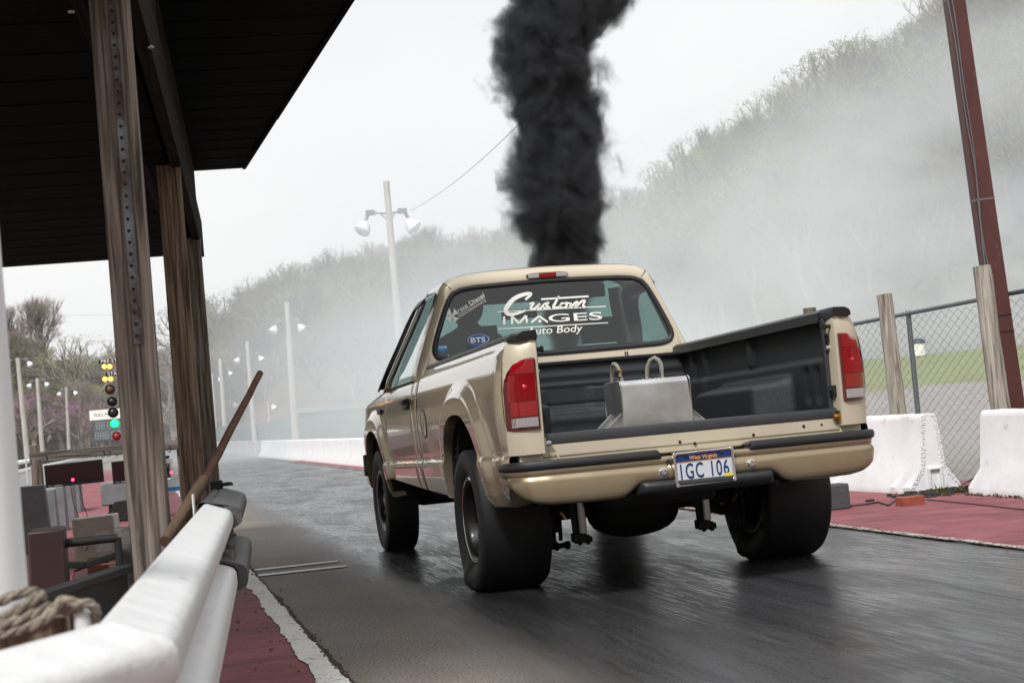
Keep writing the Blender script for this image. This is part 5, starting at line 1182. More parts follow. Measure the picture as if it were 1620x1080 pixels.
sheet('shoulder', 1.80, 2.34, 40, 400, .003, mat('shoulder_concrete', (.30, .29, .28), .9, var=.15, vscale=2))
sheet('far_lane', -9.4, -4.9, -14, 520, .002, mat('far_lane_asphalt', (.20, .20, .20), .8, var=.15, vscale=1))
# worn white edge lines
def line_mat(name, th, sc=45, c1=(.62, .59, .55)):
    m, N, L, B = nodes_mat(name); gr = mapping(N, L, (1, 1, 1)); a = noise(N, L, gr, sc, 6, .75); c = noise(N, L, gr, 3, 4); f = math_(N, L, 'ADD', a, math_(N, L, 'MULTIPLY', c, .25)); L.new(mixc(N, L, ramp(N, L, f, th-.04, th+.04), (.075, .05, .045), c1), B.inputs['Base Color']); B.inputs['Roughness'].default_value = .85; return m
def ragged(name, xa, xb, y0, y1, z, m, amp=.012, step=.05):
    b = MB(); rows = []; y = y0; w1 = w2 = 0
    while y < y1:
        w1 = .7*w1+random.uniform(-amp, amp); w2 = .7*w2+random.uniform(-amp, amp); rows.append([(xa+w1, y, z), (xb+w2, y, z)]); y += step*(1 if y < 20 else 6)
    return struct(b.grid(rows).build(name, m, None, fix=False))
ragged('edge_line', -2.145, -2.035, -8, 150, .009, line_mat('worn_white_line', .53, 60, (.74, .72, .68)), .009)
ragged('edge_line', 1.775, 1.845, -10, 150, .009, line_mat('worn_white_line_right', .62, 30, (.50, .47, .42)), .012)
ragged('edge_crack', -2.036, -2.018, -8, 60, .0105, mat('dark_crack', (.02, .017, .013), .9), .006)
ragged('edge_crack', 1.765, 1.783, -8, 60, .0105, mat('dark_crack_right', (.02, .017, .013), .9), .006)
for ya_, yb_ in ((2.83, 2.96), (2.35, 2.50)):
    b = MB(); n = 30; b.grid([[(-2.03+(.62)*i/n, ya_+random.uniform(-.006, .006), .0065), (-2.03+.62*i/n, yb_+random.uniform(-.006, .006), .0065)] for i in range(n+1)]); struct(b.build('start_line', line_mat('start_line_paint', .36, 30, (.8, .8, .78)), None, fix=False))
# small stones and leaves along the kerb
b = MB()
for i in range(260):
    y = random.uniform(-3, 9); x = random.choice([-2.03+random.gauss(0, .02), -2.2+random.uniform(-.15, .05), 1.78+random.gauss(0, .03)]); s = random.uniform(.003, .011); b.box((x, y, .008+s*.4), (s*1.6, s, s), random.uniform(0, 3))
tag(b.build('kerb_grit', mat('kerb_grit', (.20, .13, .07), .9, var=.6, vscale=40), None, smooth=False, fix=False), 'loose grit and leaf crumbs along both edge lines', 'grit', kind='stuff')

# -- terrain: one polar sheet around the viewpoint, flat near, rising to the wooded ridge
def az(px): return YAW+math.atan((px-810)/FPX)
SKY = [(-900, 280, 430), (-200, 270, 480), (0, 260, 500), (60, 260, 525), (130, 265, 548), (200, 280, 535), (290, 300, 512), (340, 300, 485), (400, 290, 442), (480, 280, 415), (600, 270, 385), (700, 260, 368), (850, 240, 350), (960, 220, 325), (1060, 205, 300), (1150, 200, 222), (1300, 195, 150), (1500, 190, 40), (1620, 185, -50), (1900, 180, -200), (2600, 180, -300)]
def horizon(px): return 702-.0875*(px-225)
TREEH = 12.5
AZ = [az(p[0]) for p in SKY]; DR = [p[1] for p in SKY]; HR = []
for px, D_, yt in SKY:
    HR.append(max(2.0, .9755+(horizon(px)-yt)/FPX*D_*1.02-TREEH))
D0 = [float(np.interp(p[0], [-900, 0, 330, 700, 1100, 1620, 2600], [200, 205, 210, 100, 95, 88, 88])) for p in SKY]
def terr(a, D):
    H = float(np.interp(a, AZ, HR)); Dr = float(np.interp(a, AZ, DR)); d0 = float(np.interp(a, AZ, D0))
    t = min(1, max(0, (D-d0)/(Dr-d0))); h = H*(t*t*(3-2*t)*.6+t*.4) if D > d0 else 0
    if a > az(1000) and D > 40: h += min(1, (D-40)/30)*1.9*min(1, (a-az(1000))/.12)*(1-t)
    if D > Dr: h = H*max(0, 1-(D-Dr)/600)
    return h+.0
m, N, L, B = nodes_mat('ground_soil'); gr = mapping(N, L, (1, 1, 1)); tc = N.new('ShaderNodeTexCoord'); sx = N.new('ShaderNodeSeparateXYZ'); L.new(tc.outputs['Object'], sx.inputs[0])
a = noise(N, L, gr, .35, 8, .7); c = noise(N, L, gr, 2.5, 6, .7); vl = N.new('ShaderNodeVectorMath'); vl.operation = 'LENGTH'; L.new(tc.outputs['Object'], vl.inputs[0]); dist = math_(N, L, 'ADD', vl.outputs['Value'], math_(N, L, 'MULTIPLY', math_(N, L, 'SUBTRACT', a, .5), 14))
gravel = mixc(N, L, ramp(N, L, c, .3, .7), (.23, .215, .21), (.33, .31, .30)); grass = mixc(N, L, ramp(N, L, c, .3, .7), (.17, .20, .10), (.26, .28, .16)); grass = mixc(N, L, ramp(N, L, a, .5, .7), grass, (.22, .20, .12)); litter = mixc(N, L, ramp(N, L, a, .3, .7), (.10, .075, .05), (.17, .125, .085))
right = ramp(N, L, sx.outputs[0], 3, 9)
g = mixc(N, L, ramp(N, L, dist, 41, 43), gravel, grass); g = mixc(N, L, ramp(N, L, dist, 68, 76), g, litter)
gl = mixc(N, L, ramp(N, L, dist, 150, 200), mixc(N, L, .5, gravel, (.12, .13, .06)), litter)
L.new(mixc(N, L, right, gl, g), B.inputs['Base Color']); B.inputs['Roughness'].default_value = .95
bp = N.new('ShaderNodeBump'); bp.inputs['Distance'].default_value = .05; bp.inputs['Strength'].default_value = .4; L.new(c, bp.inputs['Height']); L.new(bp.outputs[0], B.inputs['Normal'])
b = MB(); rows = []; Ds = list(np.geomspace(3, 40, 12))+list(np.linspace(44, 320, 60))+[360, 420, 520, 700, 1000, 1500, 2500, 4000]
azs = sorted(set(list(np.linspace(az(-900), az(2600), 130))+list(np.linspace(az(2600), az(-900)+2*PI, 40))))
for D_ in Ds:
    rows.append([(CAM.x+math.sin(a_)*D_, CAM.y+math.cos(a_)*D_, terr(a_, D_)-.03) for a_ in azs[:-1]])
b.grid(rows, cv=True); b.add([rows[0][i] for i in range(len(rows[0]))], [tuple(range(len(rows[0])))]); struct(b.build('ground', m, None, ang=80))

# ================================================================== TREES
def grow_tree(seed, H=10, levels=5, nch=3, leaf=2, spread=.55, leafsize=.28, trunkh=.28, upb=.25, kind=0):
    R = random.Random(seed); segs = []; tips = []
    def br(p, d, Ln, r, lv):
        n = 3 if lv < 2 else 2; 
        for i in range(n):
            d2 = (d+Vector((R.gauss(0, .13), R.gauss(0, .13), R.gauss(0, .08)+upb*.15))).normalized(); q = p+d2*(Ln/n); segs.append((p, q, r*(1-.3*i/n), r*(1-.3*(i+1)/n), lv)); p, d = q, d2
            if lv >= 1 and i < n-1 and lv < levels and R.random() < .6:
                a = R.uniform(0, 2*PI); o = d.orthogonal().normalized(); o2 = d.cross(o); dd = (d*.6+(o*math.cos(a)+o2*math.sin(a))*.8).normalized(); br(p, dd, Ln*.55, r*.45, lv+1)
        if lv >= levels: tips.append((p, d)); return
        k = nch if lv else nch+1
        a0 = R.uniform(0, 2*PI)
        for j in range(k):
            a = a0+2*PI*j/k+R.gauss(0, .3); o = d.orthogonal().normalized(); o2 = d.cross(o); s = spread*R.uniform(.6, 1.25)
            dd = (d*math.cos(s)+(o*math.cos(a)+o2*math.sin(a))*math.sin(s)+Vector((0, 0, upb))).normalized(); br(p, dd, Ln*R.uniform(.62, .80), r*.62, lv+1)
    br(Vector((0, 0, -.3)), Vector((R.gauss(0, .05), R.gauss(0, .05), 1)).normalized(), H*trunkh, H*.018, 0)
    zmax = max(t[0].z for t in tips); k = H/zmax; V = []; F = []; MI = []
    for p, q, r0, r1, lv in segs:
        if lv >= levels-1: r0 = max(r0, .011); r1 = max(r1, .007)
        d = (q-p).normalized(); o = d.orthogonal().normalized(); o2 = d.cross(o); n = 3 if lv > 1 else 6; b0 = len(V)
        for c, r in ((p, r0), (q, r1)):
            for j in range(n): a = 2*PI*j/n; V.append((c+o*math.cos(a)*r+o2*math.sin(a)*r)*k)
        for j in range(n): F.append((b0+j, b0+(j+1) % n, b0+n+(j+1) % n, b0+n+j)); MI.append(0)
    ends = []
    for p, d in tips:
        for j in range(6):
            q = (d+Vector((R.gauss(0, .5), R.gauss(0, .5), R.gauss(.15, .4)))).normalized(); e = p*k+q*H*R.uniform(.03, .085); w = q.orthogonal().normalized()*.008; b0 = len(V); V += [p*k-w, p*k+w, e+w*.5, e-w*.5]; F.append((b0, b0+1, b0+2, b0+3)); MI.append(0)
            if j < 2: ends.append((e/k, d))
    for p, d in (ends if leaf else tips):
        for j in range(leaf//2):
            c = p*k+Vector((R.gauss(0, .28), R.gauss(0, .28), R.gauss(0, .25)))*H*.05; u = Vector((R.gauss(0, 1), R.gauss(0, 1), R.gauss(0, 1))).normalized(); v = u.orthogonal().normalized(); s = leafsize*R.uniform(.5, 1.1); b0 = len(V)
            V += [c-u*s*.5, c+v*s*.35, c+u*s*.5, c-v*s*.35]; F.append((b0, b0+1, b0+2, b0+3)); MI.append(1)
    return np.array([tuple(v) for v in V], np.float32), np.array(F, np.int32), np.array(MI, np.int32)
T_BARE = [grow_tree(s, levels=5, nch=3, leaf=0, spread=.42, upb=.30) for s in (1, 2)]
T_BUD = [grow_tree(s, levels=4, nch=3, leaf=4, spread=.50, leafsize=.11) for s in (3, 4, 5, 6)]
T_LEAF = [grow_tree(s, levels=4, nch=3, leaf=16, spread=.60, leafsize=.15, trunkh=.2) for s in (7, 8, 9)]
T_BUSH = [grow_tree(s, levels=3, nch=4, leaf=14, spread=.8, leafsize=.30, trunkh=.10, upb=.1) for s in (11, 12)]
def mesh_np(name, V, F, MI, mats):
    me = bpy.data.meshes.new(name); me.vertices.add(len(V)); me.vertices.foreach_set('co', V.astype(np.float32).ravel()); n = len(F); me.loops.add(n*4); me.loops.foreach_set('vertex_index', F.astype(np.int32).ravel()); me.polygons.add(n); me.polygons.foreach_set('loop_start', np.arange(0, n*4, 4, dtype=np.int32)); 
    for mm in mats: me.materials.append(mm)
    me.polygons.foreach_set('material_index', MI.astype(np.int32)); me.update(calc_edges=True); me.validate(); return me
LEAFM = ['bark', 'bark_pale', 'leaf_olive', 'leaf_brown', 'leaf_green', 'leaf_red', 'leaf_pink', 'leaf_dark']
def wood_mass(name, label, specs):
    Vs = []; Fs = []; Ms = []; off = 0
    for T, loc, sc, rot, bk, lf in specs:
        V, F, MI = T; c, s = math.cos(rot), math.sin(rot); W = np.empty_like(V); wx = sc*random.uniform(.85, 1.2); W[:, 0] = (V[:, 0]*c-V[:, 1]*s)*wx+loc[0]; W[:, 1] = (V[:, 0]*s+V[:, 1]*c)*wx+loc[1]; W[:, 2] = V[:, 2]*sc+loc[2]
        Vs.append(W); Fs.append(F+off); Ms.append(np.where(MI == 0, bk, lf)); off += len(V)
    me = mesh_np(name, np.vstack(Vs), np.vstack(Fs), np.concatenate(Ms), [M[k] for k in LEAFM]); o = bpy.data.objects.new(name, me); COL.objects.link(o); return tag(o, label, 'trees', kind='stuff')
def scatter(px0, px1, n, pal, dmin=.25, dmax=1.12, hs=(8, 12)):
    out = []
    for i in range(n):
        px = random.uniform(px0, px1); a_ = az(px); Dr = float(np.interp(a_, AZ, DR)); d0 = float(np.interp(a_, AZ, D0)); t = random.uniform(dmin, 1)**.8*dmax; D_ = d0+(Dr-d0)*t
        T, lf = random.choices(pal[0], pal[1])[0]; T = random.choice(T); h = random.uniform(*hs); loc = (CAM.x+math.sin(a_)*D_, CAM.y+math.cos(a_)*D_, terr(a_, D_)-.1)
        out.append((T, loc, h/10, random.uniform(0, 6.28), random.choice((0, 0, 1)), lf))
    return out
PAL_L = ([(T_BUD, 3), (T_BUD, 2), (T_LEAF, 2), (T_BARE, 3), (T_LEAF, 4), (T_BUD, 5)], [5, 5, 3, 2.5, 2.5, 1.2])
PAL_R = ([(T_BUD, 2), (T_BUD, 4), (T_LEAF, 4), (T_LEAF, 2), (T_BARE, 3), (T_BUD, 3)], [3, 4, 4, 3, 2, 1.5])
wood_mass('left_woods', 'budding brown and olive woods on the low hill at left behind the lamp poles', scatter(-250, 360, 230, PAL_L, .05, 1.15, (6, 10))+scatter(-700, -250, 60, PAL_L, .05, 1.1, (6, 10))+scatter(-200, 350, 130, ([(T_BUSH, 3), (T_BUSH, 2), (T_LEAF, 2), (T_LEAF, 4), (T_BUD, 3)], [2, 3, 3, 2, 2]), 0, .5, (3, 6)))
wood_mass('far_woods', 'smoky wooded ridge behind the nearest lamp poles and the smoke column', scatter(330, 1000, 200, PAL_R, .10, 1.12, (8, 12)))
wood_mass('right_woods', 'pale green wooded slope in the smoke at right', scatter(980, 1800, 240, PAL_R, .12, 1.1, (8, 12.5))+scatter(1800, 2400, 70, PAL_R, .12, 1.1, (8, 12.5))+scatter(1000, 1750, 70, ([(T_BUSH, 3), (T_BUSH, 2)], [3, 2]), .18, .4, (1.5, 3)))
# trees that stand out one by one
def single(name, T, px, ytop, D_, bk, lf, label, group=None, wide=1.0):
    a_ = az(px); base = terr(a_, D_); P = Vector((CAM.x+math.sin(a_)*D_, CAM.y+math.cos(a_)*D_, base-.1)); ztop = CAM.z+(horizon(px)-ytop)/FPX*D_*1.0; h = max(3, ztop-base)
    V, F, MI = T; me = mesh_np(name, V[:], F[MI == 0], MI[MI == 0], [M[bk]]); root = empty(name, P, label, 'tree', group); root.rotation_euler = (0, 0, random.uniform(0, 6))
    s = h/10; o = bpy.data.objects.new('trunk', me); COL.objects.link(o); o.parent = root; o.scale = (s*wide, s*wide, s)
    if (MI == 1).any():
        m2 = mesh_np('crown', V, F[MI == 1], MI[MI == 1]*0, [M[lf]]); c = bpy.data.objects.new('crown', m2); COL.objects.link(c); c.parent = root; c.scale = (s*wide, s*wide, s)
    return root
T_BIG = grow_tree(21, levels=5, nch=3, leaf=0, spread=.38, upb=.24, trunkh=.22)
T_BIG2 = grow_tree(22, levels=5, nch=3, leaf=0, spread=.44, upb=.20, trunkh=.16)
single('bare_tree', T_BIG, 72, 482, 262, 'bark', None, 'tall bare tree standing above the left woods beside the white pipe', wide=1.0)
single('bare_tree', T_BIG2, 18, 492, 262, 'bark', None, 'bare tree at far left partly behind the white pipe')
single('bare_tree', T_BIG2, 1010, 292, 190, 'bark_pale', None, 'spreading bare tree just right of the smoke column on the skyline', wide=1.3)
single('bare_tree', T_BIG, 1225, 190, 165, 'bark', None, 'bare tree crowning the middle of the right ridge')
single('bare_tree', T_BIG2, 1412, 95, 150, 'bark', None, 'bare tree high on the right ridge left of the mast')
single('leafing_tree', T_LEAF[0], 1110, 288, 180, 'bark_pale', 'leaf_olive', 'rounded yellow green tree right of the spreading bare tree', wide=1.3)
single('leafing_tree', T_LEAF[1], 350, 478, 250, 'bark', 'leaf_green', 'yellow green tree on the skyline just right of the shelter posts', wide=1.3)
single('leafing_tree', T_LEAF[2], 150, 540, 225, 'bark', 'leaf_green', 'fresh green tree behind the starting lights', wide=1.2)
single('redbud_tree', T_LEAF[0], 48, 632, 200, 'bark', 'leaf_pink', 'pink blossoming tree low in the woods between the two left lamp poles', wide=1.6)
single('redbud_tree', T_LEAF[2], 125, 640, 205, 'bark', 'leaf_pink', 'smaller pink blossoming tree between the scoreboard and third lamp pole', wide=1.3)
single('redbud_tree', T_LEAF[1], 268, 540, 220, 'bark', 'leaf_red', 'reddish tree seen between the first and second wooden posts', wide=1.4)
# ================================================================== LAMP POLES
def lamp(mb_root, pos, s, sc, drop=False):
    """one floodlight: ballast box, neck and bowl"""
    b = MB(); x, z = pos; b.box((x, 0, z+.02*sc), (.36*sc, .2*sc, .20*sc)); b.tube([(x+s*.12*sc, 0, z-.08*sc), (x+s*.10*sc if drop else x+s*.22*sc, 0, z-.30*sc)], .07*sc, 8); h = b.build('ballast', M['lamp_metal'], mb_root)
    b = MB(); d = Vector((s*.55, -.25, -.80)).normalized() if not drop else Vector((s*.75, -.1, -.65)).normalized(); c = Vector((x+s*.16*sc, 0, z-.34*sc)); rows = []; o1 = d.orthogonal().normalized(); o2 = d.cross(o1)
    for r, a in ((.05, -.05), (.13, .03), (.24, .18), (.31, .36), (.33, .46), (.30, .50), (.18, .56), (.02, .58)):
        rows.append([c+d*a*sc+o1*math.cos(2*PI*k/18)*r*sc+o2*math.sin(2*PI*k/18)*r*sc for k in range(18)])
    b.grid(rows, cv=True); b.build('lamp_bowl', M['lamp_glass'], mb_root)
def lamp_pole(pxt, pyt, pxb, pyb, Y, arms, label, sc=1.0, armdy=60, r=.13, group=None, two=True):
    t = at(pxt, pyt, Y=Y); c = at(pxb, pyb, Y=Y); d = t-c; base = c-d*(c.z/d.z); root = empty('lamp_pole', (base.x, base.y, 0), label, 'lamp pole', group); dx = (t.x-base.x)
    b = MB(); n = 8; b.tube([(dx*i/n, 0, t.z*i/n) for i in range(n+1)], [r*(1.15-.35*i/n) for i in range(n+1)], 12); b.build('pole', M['pole_wood'], root)
    k = (Y+8.7)/FPX; za_ = t.z-armdy*k; ca = dx*za_/t.z
    for s, L_ in arms:
        b = MB(); e = ca+s*L_*k; b.tube([(ca, 0, za_), (e, 0, za_+.06*sc)], .035*sc, 6); b.tube([(ca, 0, za_-.35*sc), (ca+(e-ca)*.45, 0, za_)], .025*sc, 6); b.build('arm', M['lamp_metal'], root); lamp(root, (e, za_+.05*sc), s, sc)
    return root
lamp_pole(611, 287, 629, 500, 60, ((-1, 30), (1, 22)), 'nearest lamp pole with two floodlights standing in smoke left of the pickup', 1.1, 52, .17)
lamp_pole(454, 478, 468, 697, 82, ((-1, 16), (1, 12)), 'second lamp pole with two floodlights, right of the rusty pole', .85, 30, .19)
lamp_pole(391, 540, 403, 697, 118, ((-1, 12), (1, 14)), 'third lamp pole, directly behind the tip of the rusty pole', .85, 20, .18)
lamp_pole(348, 567, 357, 695, 152, ((1, 10),), 'fourth lamp pole, brown shafted, just right of the wooden posts', .8, 18, .22)
lamp_pole(335, 590, 342, 690, 186, ((-1, 5), (1, 8)), 'fifth lamp pole, at the right edge of the wooden posts', .8, 6, .2)
lamp_pole(28, 566, 42, 708, 116, ((1, 12), (-1, 12)), 'leftmost lamp pole beside the white pipe', .75, 3, .20)
lamp_pole(59, 598, 67, 712, 155, ((1, 9), (-1, 8)), 'lamp pole second from left, above the frame post', .85, 4, .22)
lamp_pole(105, 612, 109, 708, 188, ((1, 9), (-1, 7)), 'lamp pole third from left, left of the scoreboard', .95, 4, .2)
for i, (x, y, Y) in enumerate(((262, 648, 260), (270, 646, 300), (277, 646, 240), (363, 632, 210), (424, 634, 190), (544, 644, 170))):
    lamp_pole(x, y, x+3, 690, Y, ((1, 3),), ('far lamp pole left of the gap between the posts', 'far lamp pole in the middle of the three between the posts', 'far lamp pole right of the other two between the posts', 'low lamp pole behind the fourth lamp pole', 'low lamp pole between the third and second lamp poles', 'low lamp pole right of the second lamp pole')[i], 1.3, 2, .14)
# screened fence far off
ya_ = 125; fa = at(300, 700, Y=ya_); fb = at(640, 680, Y=105)
fs_ = empty('windscreen_fence', (fa.x, fa.y, 0), 'grey blue screened fence behind the white barriers in the distance', 'fence'); b = MB(); n = 24; rows = []
for i in range(n+1):
    p = fa+(fb-fa)*(i/n); z = 1.9-.18*math.sin(i/n*PI*4)**2; rows.append([(p.x-fa.x, p.y-fa.y, 0), (p.x-fa.x, p.y-fa.y, z), (p.x-fa.x, p.y-fa.y+.04, z), (p.x-fa.x, p.y-fa.y+.04, 0)])
b.grid(rows); b.build('screen_cloth', mat('screen_cloth', (.075, .10, .10), .9, var=.3, vscale=1), fs_)
for i in range(0, n+1, 3):
    p = fa+(fb-fa)*(i/n); b = MB(); b.tube([(p.x-fa.x, p.y-fa.y-.05, 0), (p.x-fa.x, p.y-fa.y-.05, 2.1)], .04, 6); b.build('fence_post', M['galv'], fs_)
# low shed roof behind the fence
sa = at(480, 678, Y=150); b = MB(); b.box((0, 0, 1.3), (9, 4, 2.6)); sh_ = b.build('low_shed', mat('shed_wall', (.10, .12, .14), .8), None); sh_.location = (sa.x+4, 150, 0); tag(sh_, 'low grey shed seen through smoke behind the screened fence', 'shed')
b = MB(); b.prism([(-4.8, 2.6), (4.8, 2.6), (4.8, 2.75), (-4.8, 3.1)], lambda u, v: (u, -2.3, v), lambda u, v: (u, 2.3, v)); b.build('roof', mat('shed_roof', (.30, .32, .34), .5), sh_)
# painted tyre stacks along the far lane
proto = None
for i in range(46):
    Y = 52+i*2.3+(i*i)*.03; x = float(np.interp(Y, [50, 85, 330], [-8.6, -9.1, -7.2])); z = 0
    if proto is None:
        root = proto = empty('tyre_stack', (x, Y, 0), None, 'tyre stack'); 
        for k in range(3):
            b = MB(); b.lathe([(.16, .0), (.20, .0), (.31, .02), (.34, .07), (.34, .15), (.31, .20), (.20, .22), (.16, .22)], (0, 0, .22*k), 'Z', 16); b.build('tyre', M['white'] if k != 1 else M['tyre'], root)
    else: root = copy_tree(proto)
    root.location = (x, Y, 0); tag(root, 'white and black painted tyre stack in the row beyond the display boards', 'tyre stack', 'painted tyre stacks along the far lane')
# litter bins on the lawn
for px, py, lab, Y in ((1456, 562, 'white litter bin with dark lid on the lawn, seen through the fence', 52), (1347, 592, 'white litter bin showing beside the right tail lamp', 50)):
    p = at(px, py+14, Y=Y); a_ = math.atan2(p.x-CAM.x, p.y-CAM.y); D_ = math.hypot(p.x-CAM.x, p.y-CAM.y); z = terr(a_, D_)-.03
    t = empty('litter_bin', (p.x, p.y, z), lab, 'litter bin'); b = MB(); b.tube([(0, 0, 0), (0, 0, .55)], [.26, .28], 20); b.build('bin_body', M['white'], t); b = MB(); b.lathe([(.0, .74), (.14, .72), (.27, .64), (.31, .56), (.31, .52), (.0, .52)], (0, 0, 0), 'Z', 20); b.build('bin_lid', mat('dark_lid', (.04, .06, .07), .5), t)
# power lines across the sky
for i, (ya1, yb1) in enumerate(((478, 455), (520, 497))):
    a = at(-100, ya1+20, Y=170); c = at(800, yb1-20, Y=230); b = MB(); b.tube([a+(c-a)*(k/20)-Vector((0, 0, 2.0*4*(k/20)*(1-k/20))) for k in range(21)], .012, 4); tag(b.build('power_line', M['lamp_metal'], None), ('upper', 'lower')[i]+' of two faint power lines crossing the left sky', 'power line')

# ================================================================== SMOKE
def vol_mat(name): m = bpy.data.materials.new(name); m.use_nodes = True; N, L = nt(m); N.remove(N['Principled BSDF']); v = N.new('ShaderNodeVolumePrincipled'); L.new(v.outputs[0], N['Material Output'].inputs['Volume']); return m, N, L, v
# black column from the hood stack
m, N, L, v = vol_mat('black_smoke'); v.inputs['Color'].default_value = (.12, .125, .135, 1); v.inputs['Anisotropy'].default_value = .2
tc = N.new('ShaderNodeTexCoord'); sx = N.new('ShaderNodeSeparateXYZ'); L.new(tc.outputs['Object'], sx.inputs[0]); z = sx.outputs[2]
# centre line and radius of the column against height (object space, origin at the stack mouth)
CL = [(0, 0, .13), (.45, .03, .22), (.75, .06, .265), (1.00, .07, .35), (1.20, .08, .40), (1.55, .10, .40), (1.85, .10, .36), (2.2, .07, .40), (2.55, .12, .46), (2.85, .28, .52), (3.3, .48, .56), (4.0, .68, .60), (4.8, .85, .55)]
def curve_of(idx):
    fc = N.new('ShaderNodeFloatCurve'); fc.mapping.use_clip = False; L.new(math_(N, L, 'DIVIDE', z, 4.8), fc.inputs['Value']); c = fc.mapping.curves[0]; pts = [(p[0]/4.8, (p[idx]+(.5 if idx == 1 else 0))) for p in CL]
    c.points[0].location = pts[0]; c.points[1].location = pts[-1]
    for p in pts[1:-1]: c.points.new(*p)
    fc.mapping.update(); return fc.outputs[0]
cx_ = math_(N, L, 'SUBTRACT', curve_of(1), .5); R_ = curve_of(2)
dx_ = math_(N, L, 'SUBTRACT', sx.outputs[0], cx_); rr2 = math_(N, L, 'SQRT', math_(N, L, 'ADD', math_(N, L, 'MULTIPLY', dx_, dx_), math_(N, L, 'MULTIPLY', sx.outputs[1], sx.outputs[1])))
q = math_(N, L, 'DIVIDE', rr2, R_)
nv = mapping(N, L, (1, 1, .85)); na = noise(N, L, nv, 3.6, 9, .62, .35); m.cycles.volume_step_rate = .22
f = math_(N, L, 'ADD', math_(N, L, 'SUBTRACT', 1.0, q), math_(N, L, 'MULTIPLY', math_(N, L, 'SUBTRACT', na, .5), 2.6))
L.new(math_(N, L, 'MULTIPLY', math_(N, L, 'MULTIPLY', math_(N, L, 'POWER', ramp(N, L, f, -.12, .55), 2.2), 46), ramp(N, L, z, 4.75, 3.7)), v.inputs['Density'])
b = MB(); rows = []
for zz, cx, R in CL: rows.append([(cx+R*1.5*math.cos(t), R*1.5*math.sin(t), zz) for t in np.linspace(0, 2*PI, 28, False)])
b.grid(rows, cv=True); b.add(rows[0], [tuple(range(28))]); b.add(rows[-1], [tuple(range(28))])
o = b.build('black_smoke', m, None); o.location = (.545, 3.35, 1.36); tag(o, 'dense black exhaust smoke column rising from the pickup\'s hood', 'smoke', kind='stuff')
# pale drifting smoke bank behind the pickup
m, N, L, v = vol_mat('pale_smoke'); v.inputs['Color'].default_value = (.925, .963, 1.0, 1); v.inputs['Anisotropy'].default_value = 0
tc = N.new('ShaderNodeTexCoord'); sx = N.new('ShaderNodeSeparateXYZ'); L.new(tc.outputs['Generated'], sx.inputs[0]); nv = mapping(N, L, (.05, .05, .09)); na = noise(N, L, nv, 1.3, 4, .55, .4)
nb_ = noise(N, L, mapping(N, L, (.028, .028, .028)), 1.0, 4, .55)
def bell(o_, a0, a1, b1, b0): return math_(N, L, 'MULTIPLY', ramp(N, L, o_, a0, a1), ramp(N, L, o_, b0, b1))
g = math_(N, L, 'MULTIPLY', math_(N, L, 'MULTIPLY', bell(sx.outputs[0], .10, .26, .95, 1.0), ramp(N, L, math_(N, L, 'DIVIDE', sx.outputs[2], math_(N, L, 'MULTIPLY', math_(N, L, 'ADD', math_(N, L, 'MULTIPLY', sx.outputs[0], .95), .22), ramp(N, L, nb_, .35, .65, .7, 1.3))), 1.0, .05)), bell(sx.outputs[1], 0, .2, .8, 1))
dn_ = math_(N, L, 'MULTIPLY', g, ramp(N, L, na, .38, .60, .22, 1.45)); L.new(math_(N, L, 'MULTIPLY', dn_, .084), v.inputs['Density'])
b = MB(); b.box((0, 0, 16.0), (130, 26, 31.9)); M3 = Matrix.Rotation(-math.radians(12), 3, 'Z'); 
smk = b.build('pale_smoke', m, None); smk.location = (38.0, 70, 0); smk.rotation_euler = (0, 0, math.radians(36)); tag(smk, 'pale blue white smoke bank drifting across the strip and slope behind the pickup', 'smoke', kind='stuff')

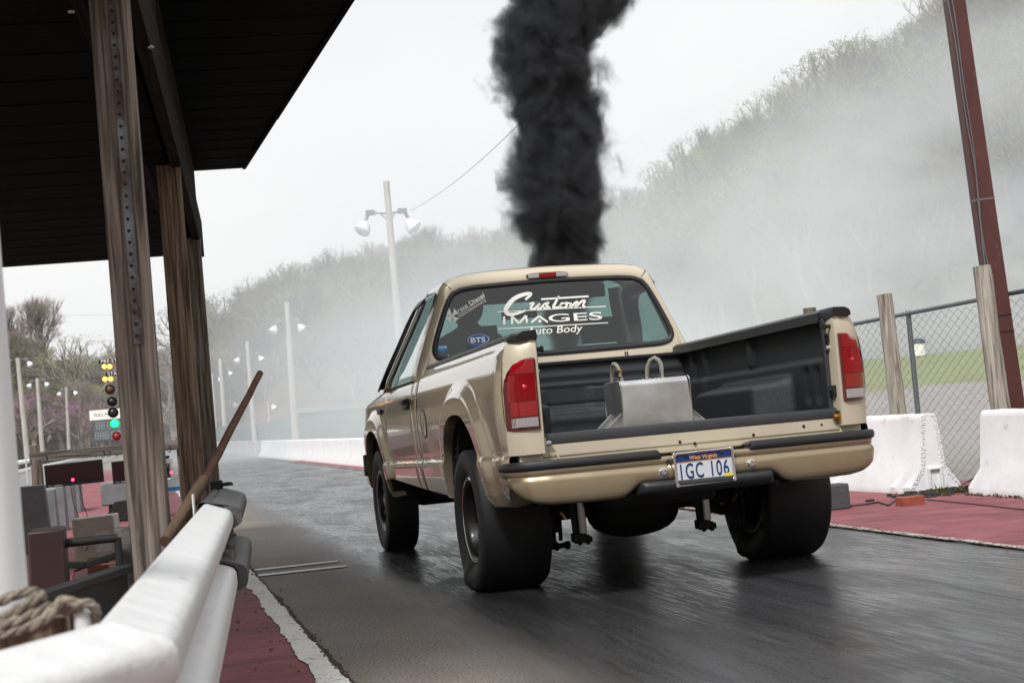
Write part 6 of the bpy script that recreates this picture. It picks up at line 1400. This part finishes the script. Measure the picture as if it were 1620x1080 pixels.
# ================================================================== LIGHT, SKY, CAMERA
SC.world = bpy.data.worlds.new('World'); W = SC.world; W.use_nodes = True; N, L = W.node_tree.nodes, W.node_tree.links; bg = N['Background']; sky = N.new('ShaderNodeTexSky'); sky.sky_type = 'NISHITA'; sky.sun_disc = False; SE, SA = math.radians(48), math.radians(215); sky.sun_elevation = SE; sky.sun_rotation = SA; sky.air_density = 1.2; sky.dust_density = 3
tc = N.new('ShaderNodeTexCoord'); mp = N.new('ShaderNodeMapping'); mp.inputs['Scale'].default_value = (1, 1, 3.2); L.new(tc.outputs['Generated'], mp.inputs[0]); n1 = noise(N, L, mp.outputs[0], 1.6, 6, .5, .3)
cl = mixc(N, L, ramp(N, L, n1, .3, .7), (6.9, 7.05, 7.25), (7.95, 7.9, 7.85)); L.new(mixc(N, L, .92, sky.outputs[0], cl), bg.inputs[0]); bg.inputs[1].default_value = .058
sl = bpy.data.lights.new('sun', 'SUN'); sl.energy = 1.5; sl.angle = math.radians(14); sl.color = (1, .985, .96); so = bpy.data.objects.new('sun', sl); COL.objects.link(so)
sd = Vector((math.sin(SA)*math.cos(SE), math.cos(SA)*math.cos(SE), math.sin(SE))); so.rotation_euler = sd.to_track_quat('Z', 'Y').to_euler(); so.location = (0, 0, 30)
cd = bpy.data.cameras.new('camera'); cam = bpy.data.objects.new('camera', cd); COL.objects.link(cam); cd.sensor_width = 36; cd.lens = FPX/1620*36; cd.clip_end = 6000; cd.clip_start = .05
cam.matrix_world = Matrix((( RGT.x, UPV.x, -FWD.x, CAM.x), (RGT.y, UPV.y, -FWD.y, CAM.y), (RGT.z, UPV.z, -FWD.z, CAM.z), (0, 0, 0, 1)))
cd.dof.use_dof = True; cd.dof.focus_distance = 8.6; cd.dof.aperture_fstop = 9
SC.camera = cam
vs_ = SC.view_settings; vs_.view_transform = 'Standard'; vs_.look = 'None'; vs_.exposure = 1.14; vs_.gamma = 1
cy = SC.cycles; cy.max_bounces = 8; cy.transparent_max_bounces = 16; cy.volume_bounces = 6; cy.volume_step_rate = 1.0; cy.volume_max_steps = 400; cy.caustics_reflective = False; cy.caustics_refractive = False; cy.sample_clamp_indirect = 6
